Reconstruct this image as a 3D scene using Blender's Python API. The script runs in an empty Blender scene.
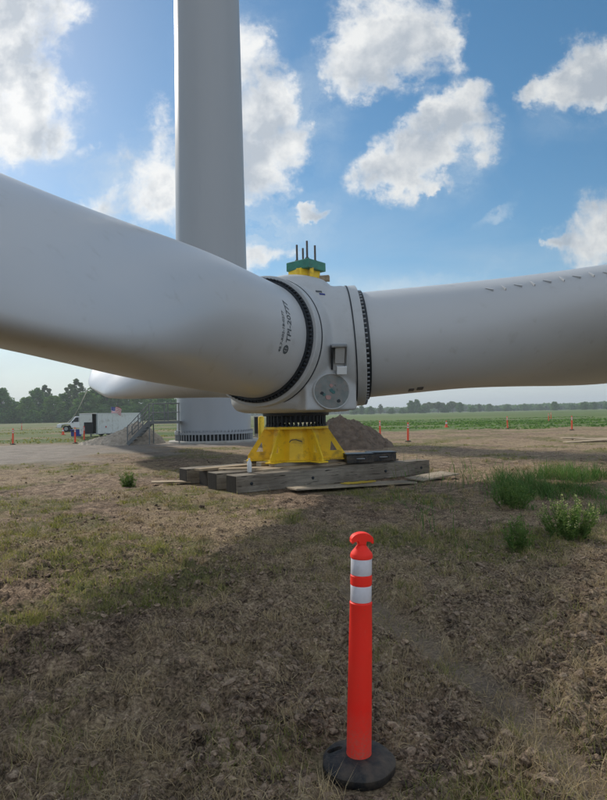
import bpy, math, random
import numpy as np
from mathutils import Matrix, Vector
R_ = math.radians
scene = bpy.context.scene
COL = scene.collection

# ---------------------------------------------------------------- camera
cam_d = bpy.data.cameras.new('camera'); cam = bpy.data.objects.new('camera', cam_d); COL.objects.link(cam)
cam_d.sensor_fit = 'VERTICAL'; cam_d.sensor_height = 24.0; cam_d.lens = 24.0 * 590 / 800
cam_d.clip_start = 0.05; cam_d.clip_end = 12000
PITCH = math.atan(14 / 590); ROLL = R_(-1.2)
_up0 = Vector((0, -math.sin(PITCH), math.cos(PITCH))); _r0 = Vector((1, 0, 0))
_rt = math.cos(ROLL) * _r0 + math.sin(ROLL) * _up0; _up = -math.sin(ROLL) * _r0 + math.cos(ROLL) * _up0
_fw = Vector((0, math.cos(PITCH), math.sin(PITCH)))
cam.matrix_world = Matrix(((_rt.x, _up.x, -_fw.x, 0), (_rt.y, _up.y, -_fw.y, 0), (_rt.z, _up.z, -_fw.z, 1.6), (0, 0, 0, 1)))
scene.camera = cam

# ---------------------------------------------------------------- view and light
scene.view_settings.view_transform = 'Standard'; scene.view_settings.look = 'None'
scene.view_settings.gamma = 1.0; scene.view_settings.use_curve_mapping = False
scene.view_settings.exposure = 0.36
scene.cycles.max_bounces = 6; scene.cycles.diffuse_bounces = 3; scene.cycles.glossy_bounces = 3
scene.cycles.volume_bounces = 0; scene.cycles.transparent_max_bounces = 8
scene.cycles.use_adaptive_sampling = True; scene.cycles.adaptive_threshold = 0.02
scene.cycles.use_denoising = True
SUN_AZ = R_(-40); SUN_EL = R_(34)          # azimuth from +Y towards +X
SKY_STRENGTH = 0.15
sd = Vector((math.sin(SUN_AZ) * math.cos(SUN_EL), math.cos(SUN_AZ) * math.cos(SUN_EL), math.sin(SUN_EL)))
sun_d = bpy.data.lights.new('sun', 'SUN'); sun_d.energy = 3.0; sun_d.angle = R_(3.5); sun_d.color = (1.0, 0.93, 0.82)
sun = bpy.data.objects.new('sun', sun_d); COL.objects.link(sun)
sun.rotation_euler = (-sd).to_track_quat('-Z', 'Y').to_euler(); sun.location = (0, 0, 60)


class NT:
    """small helper for building node trees"""
    def __init__(s, tree): s.t = tree; tree.nodes.clear()
    def n(s, typ, inp=None, **kw):
        nd = s.t.nodes.new(typ)
        for k, v in kw.items(): setattr(nd, k, v)
        for k, v in (inp or {}).items():
            if isinstance(v, bpy.types.NodeSocket): s.t.links.new(v, nd.inputs[k])
            else: nd.inputs[k].default_value = v
        return nd
    def m(s, op, a, b=0.0, c=0.0, clamp=False):
        return s.n('ShaderNodeMath', {0: a, 1: b, 2: c}, operation=op, use_clamp=clamp).outputs[0]
    def v(s, op, a, b=(0, 0, 0)):
        return s.n('ShaderNodeVectorMath', {0: a, 1: b}, operation=op).outputs[0]
    def mix(s, f, a, b, bt='MIX'):
        return s.n('ShaderNodeMix', {0: f, 6: a, 7: b}, data_type='RGBA', blend_type=bt).outputs[2]
    def ramp(s, f, stops, interp='LINEAR'):
        r = s.n('ShaderNodeValToRGB', {0: f}); r.color_ramp.interpolation = interp
        el = r.color_ramp.elements
        while len(el) < len(stops): el.new(0.5)
        for e, (p, c) in zip(el, stops):
            e.position = p; e.color = c if len(c) == 4 else (*c, 1)
        return r.outputs[0]
    def rng(s, f, a, b, c=0.0, d=1.0, smooth=False):
        nd = s.n('ShaderNodeMapRange', {0: f, 1: a, 2: b, 3: c, 4: d}); nd.clamp = True
        if smooth: nd.interpolation_type = 'SMOOTHSTEP'
        return nd.outputs[0]
    def noise(s, vec, scale, detail=4.0, rough=0.55, dist=0.0, out=0):
        return s.n('ShaderNodeTexNoise', {'Vector': vec, 'Scale': scale, 'Detail': detail, 'Roughness': rough, 'Distortion': dist}).outputs[out]


# ---------------------------------------------------------------- world: clear sky with broken cumulus
def build_world():
    w = bpy.data.worlds.new('World'); scene.world = w; w.use_nodes = True
    T = NT(w.node_tree)
    tc = T.n('ShaderNodeTexCoord').outputs['Generated']
    sky = T.n('ShaderNodeTexSky', sky_type='NISHITA')
    sky.sun_disc = False; sky.sun_elevation = SUN_EL; sky.sun_rotation = SUN_AZ
    sky.air_density = 1.0; sky.dust_density = 0.35; sky.ozone_density = 1.5; sky.altitude = 100
    sep = T.n('ShaderNodeSeparateXYZ', {0: tc})
    X, Y, Z = sep.outputs
    yy = T.m('MAXIMUM', T.m('ABSOLUTE', Y), 0.12)
    u = T.m('DIVIDE', X, yy); v = T.m('DIVIDE', Z, yy)
    uv = T.n('ShaderNodeCombineXYZ', {0: u, 1: v, 2: T.m('MULTIPLY', T.m('SIGN', Y), 3.0)}).outputs[0]
    # warped coordinate so that the cloud outlines are ragged
    wn = T.noise(uv, 6.0, 8.0, 0.66, out=1)
    wv = T.v('MULTIPLY', T.v('SUBTRACT', wn, (0.5, 0.5, 0.5)), (0.19, 0.17, 0))
    flat = T.n('ShaderNodeCombineXYZ', {0: u, 1: v, 2: 0.0}).outputs[0]
    q = T.v('ADD', flat, wv)
    # (u, v, ru, rv, angle, weight)
    blobs = [(-0.53, 0.665, .13, .15, 20, 1.05), (-0.45, 0.56, .09, .07, -30, .8), (-0.50, .50, .12, .07, -20, .95), (-.62, .56, .14, .2, 0, 1.0),
             (-.46, .78, .12, .08, 0, .8), (-.40, .72, .06, .05, 0, .6),
             (-.255, .43, .06, .09, -10, .75), (-.30, .36, .10, .045, 20, .6), (-.24, .52, .03, .04, 0, .4), (-.22, .36, .07, .06, 0, .55),
             (-.045, .56, .065, .085, 0, .95), (-.06, .45, .07, .07, 0, .95), (-.07, .66, .045, .05, 20, .5), (-.0, .47, .045, .05, -40, .7),
             (-.045, .385, .055, .035, 10, .5), (-.11, .62, .06, .05, 0, .5), (-.10, .50, .06, .08, 0, .7),
             (.14, .64, .09, .095, 10, 1.05), (.21, .665, .075, .06, 20, 1.0), (.095, .56, .045, .05, 0, .8), (.17, .75, .12, .06, 20, .75), (.24, .60, .05, .04, -30, .55),
             (.20, .45, .12, .06, 42, 1.05), (.12, .395, .06, .045, 10, .9), (.27, .51, .075, .055, 10, .95), (.315, .46, .04, .05, -30, .7), (.24, .40, .05, .018, 0, .55),
             (.49, .565, .12, .045, 25, 1.0), (.54, .60, .09, .06, 20, .95), (.43, .545, .045, .022, 20, .65),
             (.50, .29, .085, .055, 25, .95), (.55, .33, .08, .06, 20, 1.0), (.44, .275, .04, .02, 20, .6),
             (-.045, .285, .055, .028, 10, .85), (-.09, .27, .05, .04, 0, .7), (.018, .348, .026, .017, 10, .8),
             (.32, .335, .05, .008, 25, .22), (-.36, .47, .03, .02, 30, .35)]
    dens = None
    for (bu, bv, ru, rv, an, wt) in blobs:
        mp = T.n('ShaderNodeMapping', {'Vector': q, 'Location': (bu, bv, 0), 'Rotation': (0, 0, R_(an)), 'Scale': (ru * 1.25, rv * 1.25, 1)}, vector_type='TEXTURE').outputs[0]
        ln = T.n('ShaderNodeVectorMath', {0: mp}, operation='LENGTH').outputs['Value']
        b = T.m('MULTIPLY', T.rng(ln, 1.0, 0.15, 0.0, 1.0, True), wt)
        dens = b if dens is None else T.m('SUBTRACT', T.m('ADD', dens, b), T.m('MULTIPLY', dens, T.m('MULTIPLY', b, .85)))
    front = T.rng(Y, 0.0, 0.12)
    dens = T.m('MULTIPLY', dens, front)
    # unseen clouds behind, beside and above the view, added as fill light
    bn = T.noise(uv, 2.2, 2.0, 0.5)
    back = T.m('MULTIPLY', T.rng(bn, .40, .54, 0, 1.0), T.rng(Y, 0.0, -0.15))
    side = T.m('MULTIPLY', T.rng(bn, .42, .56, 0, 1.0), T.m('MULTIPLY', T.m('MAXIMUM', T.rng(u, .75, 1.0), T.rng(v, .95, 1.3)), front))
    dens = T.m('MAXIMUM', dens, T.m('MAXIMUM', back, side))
    veilb = None
    for (bu, bv, ru, rv, an, wt) in ((-.27, .40, .20, .10, 15, .8), (-.10, .58, .10, .16, 0, .7), (-.06, .33, .14, .07, 10, .9), (.02, .50, .08, .14, -25, .55), (.27, .43, .10, .06, 30, .5), (-.42, .47, .10, .07, 0, .5), (.12, .22, .26, .035, 4, .7), (.48, .50, .10, .05, 20, .35), (.33, .33, .06, .012, 25, .6)):
        mp = T.n('ShaderNodeMapping', {'Vector': q, 'Location': (bu, bv, 0), 'Rotation': (0, 0, R_(an)), 'Scale': (ru * 1.3, rv * 1.3, 1)}, vector_type='TEXTURE').outputs[0]
        ln = T.n('ShaderNodeVectorMath', {0: mp}, operation='LENGTH').outputs['Value']; b = T.m('MULTIPLY', T.rng(ln, 1.0, 0.0, 0.0, 1.0, True), wt)
        veilb = b if veilb is None else T.m('MAXIMUM', veilb, b)
    f1 = T.noise(uv, 9.0, 9.0, 0.62, 0.2); f2 = T.noise(uv, 26.0, 6.0, 0.6, 0.4)
    er = T.m('ADD', T.m('MULTIPLY', T.m('SUBTRACT', f1, .5), 1.9), T.m('MULTIPLY', T.m('SUBTRACT', f2, .5), 1.3))
    d2 = T.m('ADD', dens, T.m('MULTIPLY', er, T.rng(dens, 0.02, .35)))
    alpha = T.m('POWER', T.rng(d2, .04, .92, 0, 1, True), .9)
    # thick middles are greyer than the rims the sun shines through
    thick = T.rng(T.m('ADD', d2, T.m('MULTIPLY', T.m('SUBTRACT', T.noise(T.v('ADD', uv, (.012, -.02, 0)), 11.0, 8.0, .6), .5), 2.0)), .35, 1.25, 0, 1, True)
    CL = 1.0 / SKY_STRENGTH
    # relief: sample the same billows a little nearer the sun
    f1s = T.noise(T.v('ADD', uv, (-.022, .020, 0)), 9.0, 9.0, 0.62, 0.2)
    f0 = T.noise(uv, 4.5, 4.0, .5); f0s = T.noise(T.v('ADD', uv, (-.045, .04, 0)), 4.5, 4.0, .5)
    rel = T.m('ADD', T.m('MULTIPLY', T.m('SUBTRACT', f1, f1s), 2.6), T.m('MULTIPLY', T.m('SUBTRACT', f0, f0s), 2.2))
    # clouds near the sun glow more
    dot = T.n('ShaderNodeVectorMath', {0: tc, 1: tuple(sd)}, operation='DOT_PRODUCT').outputs['Value']
    glow = T.rng(dot, .55, 1.0, 0, 1)
    bright = T.mix(glow, (.60 * CL, .61 * CL, .605 * CL, 1), (.80 * CL, .80 * CL, .79 * CL, 1))
    dark = T.mix(glow, (.33 * CL, .37 * CL, .42 * CL, 1), (.44 * CL, .48 * CL, .53 * CL, 1))
    # added clouds opposite the sun, brightened to fill shaded ground and blades
    fill_mask = T.rng(dot, .25, -.25, 0, 1, True)
    bright = T.mix(fill_mask, bright, (.84 * CL, .90 * CL, .98 * CL, 1)); dark = T.mix(fill_mask, dark, (.62 * CL, .68 * CL, .77 * CL, 1))
    thick = T.m('SUBTRACT', T.m('MULTIPLY', thick, .85), T.m('MULTIPLY', rel, 1.0), clamp=True)
    ccol = T.mix(thick, bright, dark)
    skc = T.n('ShaderNodeHueSaturation', {'Hue': .490, 'Saturation': 1.30, 'Value': .58, 'Color': sky.outputs[0]}).outputs[0]
    # thin veil low in the sky
    ci = T.noise(T.v('MULTIPLY', uv, (1.0, 2.6, 1)), 3.0, 6.0, .6, .5)
    veil = T.m('MULTIPLY', T.rng(ci, .45, .75, 0, .35), T.rng(v, .55, .15))
    skc = T.mix(veil, skc, (.44 * CL, .52 * CL, .58 * CL, 1))
    low = T.rng(Z, .27, .0, 0, .74, True)
    skc = T.mix(low, skc, (.54 * CL, .61 * CL, .63 * CL, 1))
    wisp = T.m('MULTIPLY', T.m('MULTIPLY', veilb, front), T.rng(T.noise(T.v('MULTIPLY', q, (9.0, 14.0, 1)), 1.0, 9.0, .68, .6), .36, .72))
    skc = T.mix(T.m('MULTIPLY', wisp, .85), skc, (.56 * CL, .62 * CL, .655 * CL, 1))
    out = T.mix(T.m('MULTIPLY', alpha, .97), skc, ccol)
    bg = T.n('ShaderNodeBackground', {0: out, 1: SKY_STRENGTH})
    T.n('ShaderNodeOutputWorld', {0: bg.outputs[0]})
build_world()

# ---------------------------------------------------------------- materials
def mat(name, color, rough=0.6, metal=0.0, spec=0.5, var=0.12, vscale=3.0, bump=0.0, bscale=40.0, dirt=None, dirt_amt=0.0, dscale=2.0, coord='Object', stretch=(1, 1, 1), coat=0.0, vdetail=5.0):
    m = bpy.data.materials.new(name); m.use_nodes = True
    T = NT(m.node_tree)
    tc = T.n('ShaderNodeTexCoord').outputs[coord]
    tc = T.v('MULTIPLY', tc, stretch)
    n1 = T.noise(tc, vscale, vdetail, .6)
    c = tuple(color) + (1,)
    lo = tuple(x * (1 - var) for x in color) + (1,); hi = tuple(min(1, x * (1 + var)) for x in color) + (1,)
    col = T.mix(T.rng(n1, .3, .7), lo, hi)
    if dirt:
        n2 = T.noise(tc, dscale, 7.0, .65, .3)
        col = T.mix(T.rng(n2, .62 - dirt_amt * .35, .80 - dirt_amt * .2), col, tuple(dirt) + (1,))
    b = T.n('ShaderNodeBsdfPrincipled', {'Base Color': col, 'Roughness': T.rng(n1, .2, .8, max(0, rough - .07), min(1, rough + .07)), 'Metallic': metal, 'Specular IOR Level': spec, 'Coat Weight': coat})
    if bump:
        bp = T.n('ShaderNodeBump', {'Height': T.noise(tc, bscale, 5.0, .6), 'Strength': bump, 'Distance': .02})
        T.t.links.new(bp.outputs[0], b.inputs['Normal'])
    T.n('ShaderNodeOutputMaterial', {0: b.outputs[0]})
    return m

def wood_mat(name, c1, c2, dirt, amt=.5, ax=0):
    m = bpy.data.materials.new(name); m.use_nodes = True
    T = NT(m.node_tree)
    tc = T.n('ShaderNodeTexCoord').outputs['Object']
    st = [14, 14, 14]; st[ax] = .9
    g = T.noise(T.v('MULTIPLY', tc, tuple(st)), 1.6, 7.0, .65, .4)
    big = T.noise(tc, 1.3, 4.0, .6); col = T.mix(T.rng(g, .3, .7), c1 + (1,), c2 + (1,))
    col = T.mix(T.m('MULTIPLY', T.rng(big, .42, .62), amt), col, dirt + (1,))
    crack = T.noise(T.v('MULTIPLY', tc, tuple(x * 1.6 for x in st)), 2.2, 2.0, .5)
    col = T.mix(T.rng(crack, .36, .30), col, (.02, .016, .012, 1))
    b = T.n('ShaderNodeBsdfPrincipled', {'Base Color': col, 'Roughness': .85, 'Specular IOR Level': .25})
    bp = T.n('ShaderNodeBump', {'Height': g, 'Strength': .6, 'Distance': .01}); T.t.links.new(bp.outputs[0], b.inputs['Normal'])
    T.n('ShaderNodeOutputMaterial', {0: b.outputs[0]})
    return m

def leaf_mat(name, c1, c2, scale=.5, trans=.35, c3=None):
    m = bpy.data.materials.new(name); m.use_nodes = True
    T = NT(m.node_tree)
    geo = T.n('ShaderNodeNewGeometry')
    pos = geo.outputs['Position']; rnd = geo.outputs['Random Per Island']
    n = T.noise(pos, scale, 3.0, .6)
    col = T.mix(T.rng(T.m('ADD', T.m('MULTIPLY', n, .6), T.m('MULTIPLY', rnd, .4)), .3, .7), c1 + (1,), c2 + (1,))
    if c3: col = T.mix(T.rng(rnd, .78, .95), col, c3 + (1,))
    d = T.n('ShaderNodeBsdfPrincipled', {'Base Color': col, 'Roughness': .7, 'Specular IOR Level': .2})
    t = T.n('ShaderNodeBsdfTranslucent', {0: T.mix(.5, col, T.mix(1.0, col, (.9, 1, .4, 1), 'MULTIPLY'))})
    mx = T.n('ShaderNodeMixShader', {0: trans, 1: d.outputs[0], 2: t.outputs[0]})
    T.n('ShaderNodeOutputMaterial', {0: mx.outputs[0]})
    return m

M = {}
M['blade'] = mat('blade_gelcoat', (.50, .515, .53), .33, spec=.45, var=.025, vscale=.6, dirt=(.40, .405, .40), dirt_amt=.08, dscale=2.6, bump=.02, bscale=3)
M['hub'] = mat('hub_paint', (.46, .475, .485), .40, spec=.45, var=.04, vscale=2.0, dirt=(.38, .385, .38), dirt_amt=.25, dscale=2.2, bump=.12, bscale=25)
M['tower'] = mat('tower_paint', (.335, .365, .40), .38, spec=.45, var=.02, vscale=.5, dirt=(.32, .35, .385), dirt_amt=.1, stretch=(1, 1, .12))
M['dark'] = mat('dark_steel', (.018, .024, .032), .45, metal=.3, var=.3, vscale=12)
M['steel'] = mat('galvanised_steel', (.32, .34, .36), .45, metal=.7, var=.15, vscale=8)
M['rod'] = mat('threaded_rod_steel', (.09, .085, .085), .5, metal=.6, var=.2, vscale=10)
M['yellow'] = mat('yellow_paint', (.93, .62, .022), .5, var=.08, vscale=3, dirt=(.34, .20, .04), dirt_amt=.3, dscale=3.2, bump=.15, bscale=20)
M['green'] = mat('green_paint', (.035, .21, .15), .55, var=.2, vscale=6, dirt=(.03, .10, .08), dirt_amt=.4, dscale=5)
M['concrete'] = mat('concrete', (.42, .41, .38), .85, var=.12, vscale=3, bump=.3, bscale=30, dirt=(.28, .25, .2), dirt_amt=.4)
def post_mat():
    m = bpy.data.materials.new('orange_plastic'); m.use_nodes = True; T = NT(m.node_tree); P = T.n('ShaderNodeTexCoord').outputs['Object']
    z = T.n('ShaderNodeSeparateXYZ', {0: P}).outputs[2]; sc = T.noise(T.v('MULTIPLY', P, (60, 60, 5)), 1.0, 5, .7); sp = T.noise(P, 90, 3, .6)
    col = T.mix(T.rng(T.noise(P, 5, 4, .6), .35, .7), (1.0, .030, .018, 1), (.97, .042, .024, 1))
    col = T.mix(T.rng(sc, .64, .72, 0, .35), col, (.95, .25, .18, 1))
    dust = T.m('MULTIPLY', T.rng(T.m('ADD', z, T.m('MULTIPLY', T.noise(P, 16, 4, .6), .25)), .42, .14), T.rng(sp, .38, .62, .25, 1))
    col = T.mix(T.m('MULTIPLY', dust, .6), col, (.30, .20, .14, 1)); col = T.mix(T.rng(T.noise(P, 210, 2, .5), .70, .75, 0, .6), col, (.24, .14, .09, 1))
    b = T.n('ShaderNodeBsdfPrincipled', {'Base Color': col, 'Roughness': T.rng(sc, .3, .7, .42, .6), 'Specular IOR Level': .25}); T.n('ShaderNodeOutputMaterial', {0: b.outputs[0]}); return m
M['orange'] = post_mat()
M['orange_far'] = mat('orange_plastic_faded', (.85, .09, .035), .5, var=.06, vscale=4)
M['reflect'] = mat('reflective_sheeting', (.66, .65, .70), .35, var=.05, vscale=40, bump=.05, bscale=200, dirt=(.5, .48, .50), dirt_amt=.3, dscale=9)
M['rubber'] = mat('black_rubber', (.016, .019, .023), .75, var=.3, vscale=8, bump=.35, bscale=35, dirt=(.11, .085, .062), dirt_amt=.62, dscale=9)
M['wood_dark'] = wood_mat('weathered_timber', (.17, .148, .12), (.36, .32, .26), (.09, .072, .055), .55)
M['wood_end'] = wood_mat('timber_end_grain', (.028, .024, .02), (.055, .047, .04), (.02, .016, .012), .7, ax=2)
M['wood_light'] = wood_mat('raw_board', (.38, .29, .19), (.52, .42, .30), (.16, .12, .08), .5)
M['ply'] = wood_mat('plywood', (.32, .27, .20), (.46, .39, .30), (.15, .12, .085), .6)
M['white'] = mat('white_panel', (.76, .77, .77), .5, var=.05, vscale=2, dirt=(.48, .46, .42), dirt_amt=.3)
M['car_white'] = mat('white_car_paint', (.74, .76, .79), .22, var=.02, coat=.6)
M['stair'] = mat('galvanised_walkway', (.20, .215, .22), .55, metal=.3, var=.15, vscale=6)
M['glass'] = mat('dark_glass', (.02, .03, .04), .08, var=.1)
M['tyre'] = mat('tyre_rubber', (.012, .012, .013), .8, var=.3)
M['interior'] = mat('dark_interior', (.03, .03, .035), .8)
M['blue'] = mat('blue_plastic', (.02, .05, .28), .5)
M['flag_red'] = mat('flag_red', (.50, .02, .03), .8); M['flag_white'] = mat('flag_white', (.75, .75, .75), .8); M['flag_blue'] = mat('flag_blue', (.02, .04, .22), .8)
M['ink'] = mat('black_ink', (.075, .09, .10), .6, var=.4, vscale=20)
M['bark'] = mat('bark', (.07, .055, .042), .9, var=.3, vscale=4)
M['leaf_a'] = leaf_mat('leaves_dark', (.05, .125, .03), (.13, .25, .06), .16)
M['leaf_b'] = leaf_mat('leaves_mid', (.07, .15, .035), (.17, .28, .075), .16)
M['leaf_c'] = leaf_mat('leaves_grey', (.07, .12, .05), (.15, .21, .09), .2)
M['weed'] = leaf_mat('weed_leaf', (.08, .16, .035), (.22, .34, .09), 4, .4, (.26, .31, .11))
M['weed_pale'] = leaf_mat('seed_head', (.36, .40, .17), (.55, .56, .30), 4, .4)
M['grass_dark'] = leaf_mat('tall_grass', (.06, .14, .035), (.17, .30, .085), 1.2, .35, (.22, .21, .09))
M['grass_short'] = leaf_mat('short_grass', (.13, .155, .04), (.38, .35, .12), 1.5, .35, (.42, .34, .17))
M['straw'] = leaf_mat('dry_straw', (.26, .19, .11), (.62, .48, .27), 2.0, .15, (.40, .33, .22))
M['gravel_pile'] = mat('gravel_pile', (.46, .40, .33), .95, var=.3, vscale=5, bump=1.0, bscale=8, coord='Object')
M['dirt_pile'] = mat('dirt_pile', (.15, .11, .08), .95, var=.35, vscale=4, bump=1.0, bscale=7, coord='Object')
M['teal'] = mat('teal_tape', (.05, .15, .15), .6); M['pink'] = mat('pink_tag', (.38, .23, .21), .6)
M['plate'] = mat('hatch_plate', (.17, .195, .19), .5, var=.2, vscale=6, dirt=(.26, .22, .20), dirt_amt=.5, dscale=5)
M['bottle'] = mat('clear_plastic_bottle', (.75, .78, .80), .15, var=.02)
M['strap'] = mat('yellow_webbing', (.45, .32, .04), .8, var=.2)
def soil_nodes(T, P):
    big = T.noise(P, .6, 5, .6); mid = T.noise(P, 5, 6, .65); fine = T.noise(P, 45, 5, .65)
    soil = T.ramp(T.m('ADD', T.m('MULTIPLY', mid, .45), T.m('MULTIPLY', fine, .55)),
                  [(.36, (.022, .015, .011)), (.44, (.11, .078, .055)), (.53, (.31, .222, .152)), (.64, (.64, .49, .34))])
    soil = T.mix(T.rng(big, .40, .66, 0, .5), soil, T.mix(1.0, soil, (.60, .56, .54, 1), 'MULTIPLY'))
    return soil, big, mid, fine
def clay():
    m = bpy.data.materials.new('soil_clods'); m.use_nodes = True; T = NT(m.node_tree); P = T.n('ShaderNodeTexCoord').outputs['Object']
    soil, _, _, fine = soil_nodes(T, P); rnd = T.n('ShaderNodeNewGeometry').outputs['Random Per Island']
    soil = T.mix(T.rng(rnd, .5, 1, 0, .65), soil, (.33, .25, .18, 1)); soil = T.mix(T.rng(rnd, .35, 0, 0, .6), soil, (.045, .036, .03, 1))
    b = T.n('ShaderNodeBsdfPrincipled', {'Base Color': soil, 'Roughness': .95, 'Specular IOR Level': .15})
    bp = T.n('ShaderNodeBump', {'Height': T.noise(P, 90, 5, .7), 'Strength': .8, 'Distance': .01}); T.t.links.new(bp.outputs[0], b.inputs['Normal'])
    T.n('ShaderNodeOutputMaterial', {0: b.outputs[0]}); return m
M['clay'] = clay()

# ---------------------------------------------------------------- mesh builder
class MB:
    def __init__(s): s.v = []; s.f = []
    def add(s, verts, faces):
        o = len(s.v); s.v += [tuple(p) for p in verts]; s.f += [tuple(i + o for i in f) for f in faces]; return s
    def box(s, c, size, rz=0.0, mtx=None, taper=1.0):
        hx, hy, hz = (k / 2 for k in size)
        vs = [Vector((sx * hx * (taper if sz > 0 else 1), sy * hy * (taper if sz > 0 else 1), sz * hz)) for sz in (-1, 1) for sy in (-1, 1) for sx in (-1, 1)]
        mm = Matrix.Translation(c) @ (mtx if mtx is not None else Matrix.Rotation(rz, 4, 'Z'))
        return s.add([mm @ p for p in vs], [(0, 2, 3, 1), (4, 5, 7, 6), (0, 1, 5, 4), (2, 6, 7, 3), (0, 4, 6, 2), (1, 3, 7, 5)])
    def lathe(s, prof, n=32, mtx=None, cap=True, a0=0.0):
        """prof = [(r, z)...]; mtx places it"""
        mm = mtx if mtx is not None else Matrix.Identity(4)
        vs = []; fs = []
        for (r, z) in prof:
            for i in range(n):
                a = a0 + 2 * math.pi * i / n; vs.append(mm @ Vector((r * math.cos(a), r * math.sin(a), z)))
        for j in range(len(prof) - 1):
            for i in range(n):
                k = (i + 1) % n; fs.append((j * n + i, j * n + k, (j + 1) * n + k, (j + 1) * n + i))
        if cap:
            if prof[0][0] > 1e-4: fs.append(tuple(range(n))[::-1])
            if prof[-1][0] > 1e-4: fs.append(tuple((len(prof) - 1) * n + i for i in range(n)))
        return s.add(vs, fs)
    def tube(s, pts, r, n=8, r2=None):
        pts = [Vector(p) for p in pts]; vs = []; fs = []
        for i, p in enumerate(pts):
            d = (pts[min(i + 1, len(pts) - 1)] - pts[max(i - 1, 0)]).normalized()
            a = d.orthogonal().normalized() if abs(d.z) > .95 else d.cross(Vector((0, 0, 1))).normalized()
            b = d.cross(a).normalized(); rr = r if r2 is None else r + (r2 - r) * i / (len(pts) - 1)
            for k in range(n):
                t = 2 * math.pi * k / n; vs.append(p + rr * (math.cos(t) * a + math.sin(t) * b))
        for j in range(len(pts) - 1):
            for i in range(n):
                k = (i + 1) % n; fs.append((j * n + i, j * n + k, (j + 1) * n + k, (j + 1) * n + i))
        fs.append(tuple(range(n))[::-1]); fs.append(tuple((len(pts) - 1) * n + i for i in range(n)))
        return s.add(vs, fs)
    def prism(s, poly, d, mtx):
        """poly in local xy, extruded along local z from -d/2 to d/2"""
        n = len(poly)
        vs = [mtx @ Vector((x, y, z)) for z in (-d / 2, d / 2) for (x, y) in poly]
        fs = [tuple(range(n))[::-1], tuple(range(n, 2 * n))] + [(i, (i + 1) % n, (i + 1) % n + n, i + n) for i in range(n)]
        return s.add(vs, fs)
    def build(s, name, m, parent=None, smooth=False, bevel=0.0, auto=None):
        me = bpy.data.meshes.new(name); me.from_pydata(s.v, [], s.f); me.validate(); me.update()
        me.materials.append(m)
        if smooth or auto: me.polygons.foreach_set('use_smooth', [True] * len(me.polygons))
        if auto: me.set_sharp_from_angle(angle=R_(auto))
        o = bpy.data.objects.new(name, me); COL.objects.link(o)
        if parent is not None: o.parent = parent
        if bevel:
            b = o.modifiers.new('bevel', 'BEVEL'); b.width = bevel; b.segments = 2; b.limit_method = 'ANGLE'; b.angle_limit = R_(35)
        return o

def empty(name, loc, rz=0.0, label=None, cat=None, group=None):
    o = bpy.data.objects.new(name, None); COL.objects.link(o); o.location = loc; o.rotation_euler = (0, 0, rz); o.empty_display_size = .2
    tag(o, label, cat, group); return o
def tag(o, label=None, cat=None, group=None, kind=None):
    if label: o['label'] = label
    if cat: o['category'] = cat
    if group: o['group'] = group
    if kind: o['kind'] = kind
    return o
def copy_tree(o, parent=None):
    c = o.copy(); COL.objects.link(c); c.parent = parent
    for ch in list(o.children): copy_tree(ch, c)
    return c
def np_mesh(name, verts, faces_flat, per, m, smooth=False):
    """fast mesh from arrays: verts (n,3), faces_flat with `per` corners each"""
    me = bpy.data.meshes.new(name); n = len(verts); nf = len(faces_flat) // per
    me.vertices.add(n); me.vertices.foreach_set('co', np.ascontiguousarray(verts, dtype=np.float32).ravel())
    me.loops.add(nf * per); me.loops.foreach_set('vertex_index', np.ascontiguousarray(faces_flat, dtype=np.int32))
    me.polygons.add(nf); me.polygons.foreach_set('loop_start', np.arange(nf, dtype=np.int32) * per)
    me.polygons.foreach_set('use_smooth', np.full(nf, smooth, dtype=bool))
    me.materials.append(m); me.update(calc_edges=True); me.validate()
    o = bpy.data.objects.new(name, me); COL.objects.link(o); return o

# ---------------------------------------------------------------- numpy noise
def _h(ix, iy, seed):
    n = (ix.astype(np.int64) * 374761393 + iy.astype(np.int64) * 668265263 + seed * 1274126177) & 0xffffffff
    n = ((n ^ (n >> 13)) * 1274126177) & 0xffffffff
    n = ((n ^ (n >> 16)) * 2246822519) & 0xffffffff
    return ((n ^ (n >> 15)) & 0xffffff) / float(0xffffff)
def vnoise(x, y, seed=0):
    xi = np.floor(x); yi = np.floor(y); fx = x - xi; fy = y - yi
    fx = fx * fx * (3 - 2 * fx); fy = fy * fy * (3 - 2 * fy)
    a = _h(xi, yi, seed); b = _h(xi + 1, yi, seed); c = _h(xi, yi + 1, seed); d = _h(xi + 1, yi + 1, seed)
    return (a + (b - a) * fx) * (1 - fy) + (c + (d - c) * fx) * fy
def fbm(x, y, oct=4, seed=0, gain=.5):
    s = 0; a = 1; t = 0
    for i in range(oct):
        s = s + a * vnoise(x * 2 ** i + 17.3 * i, y * 2 ** i - 9.1 * i, seed + i); t += a; a *= gain
    return s / t
def cell(x, y, seed=0):
    """distance to the nearest jittered point and that cell's random value"""
    xi = np.floor(x); yi = np.floor(y); best = np.full(x.shape, 9.0); val = np.zeros(x.shape)
    for dx in (-1, 0, 1):
        for dy in (-1, 0, 1):
            cx = xi + dx; cy = yi + dy
            px = cx + _h(cx, cy, seed); py = cy + _h(cx, cy, seed + 1)
            d = np.hypot(x - px, y - py); v = _h(cx, cy, seed + 2)
            m = d < best; best = np.where(m, d, best); val = np.where(m, v, val)
    return best, val
def ss(a, b, x):
    t = np.clip((x - a) / (b - a), 0, 1); return t * t * (3 - 2 * t)

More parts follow.
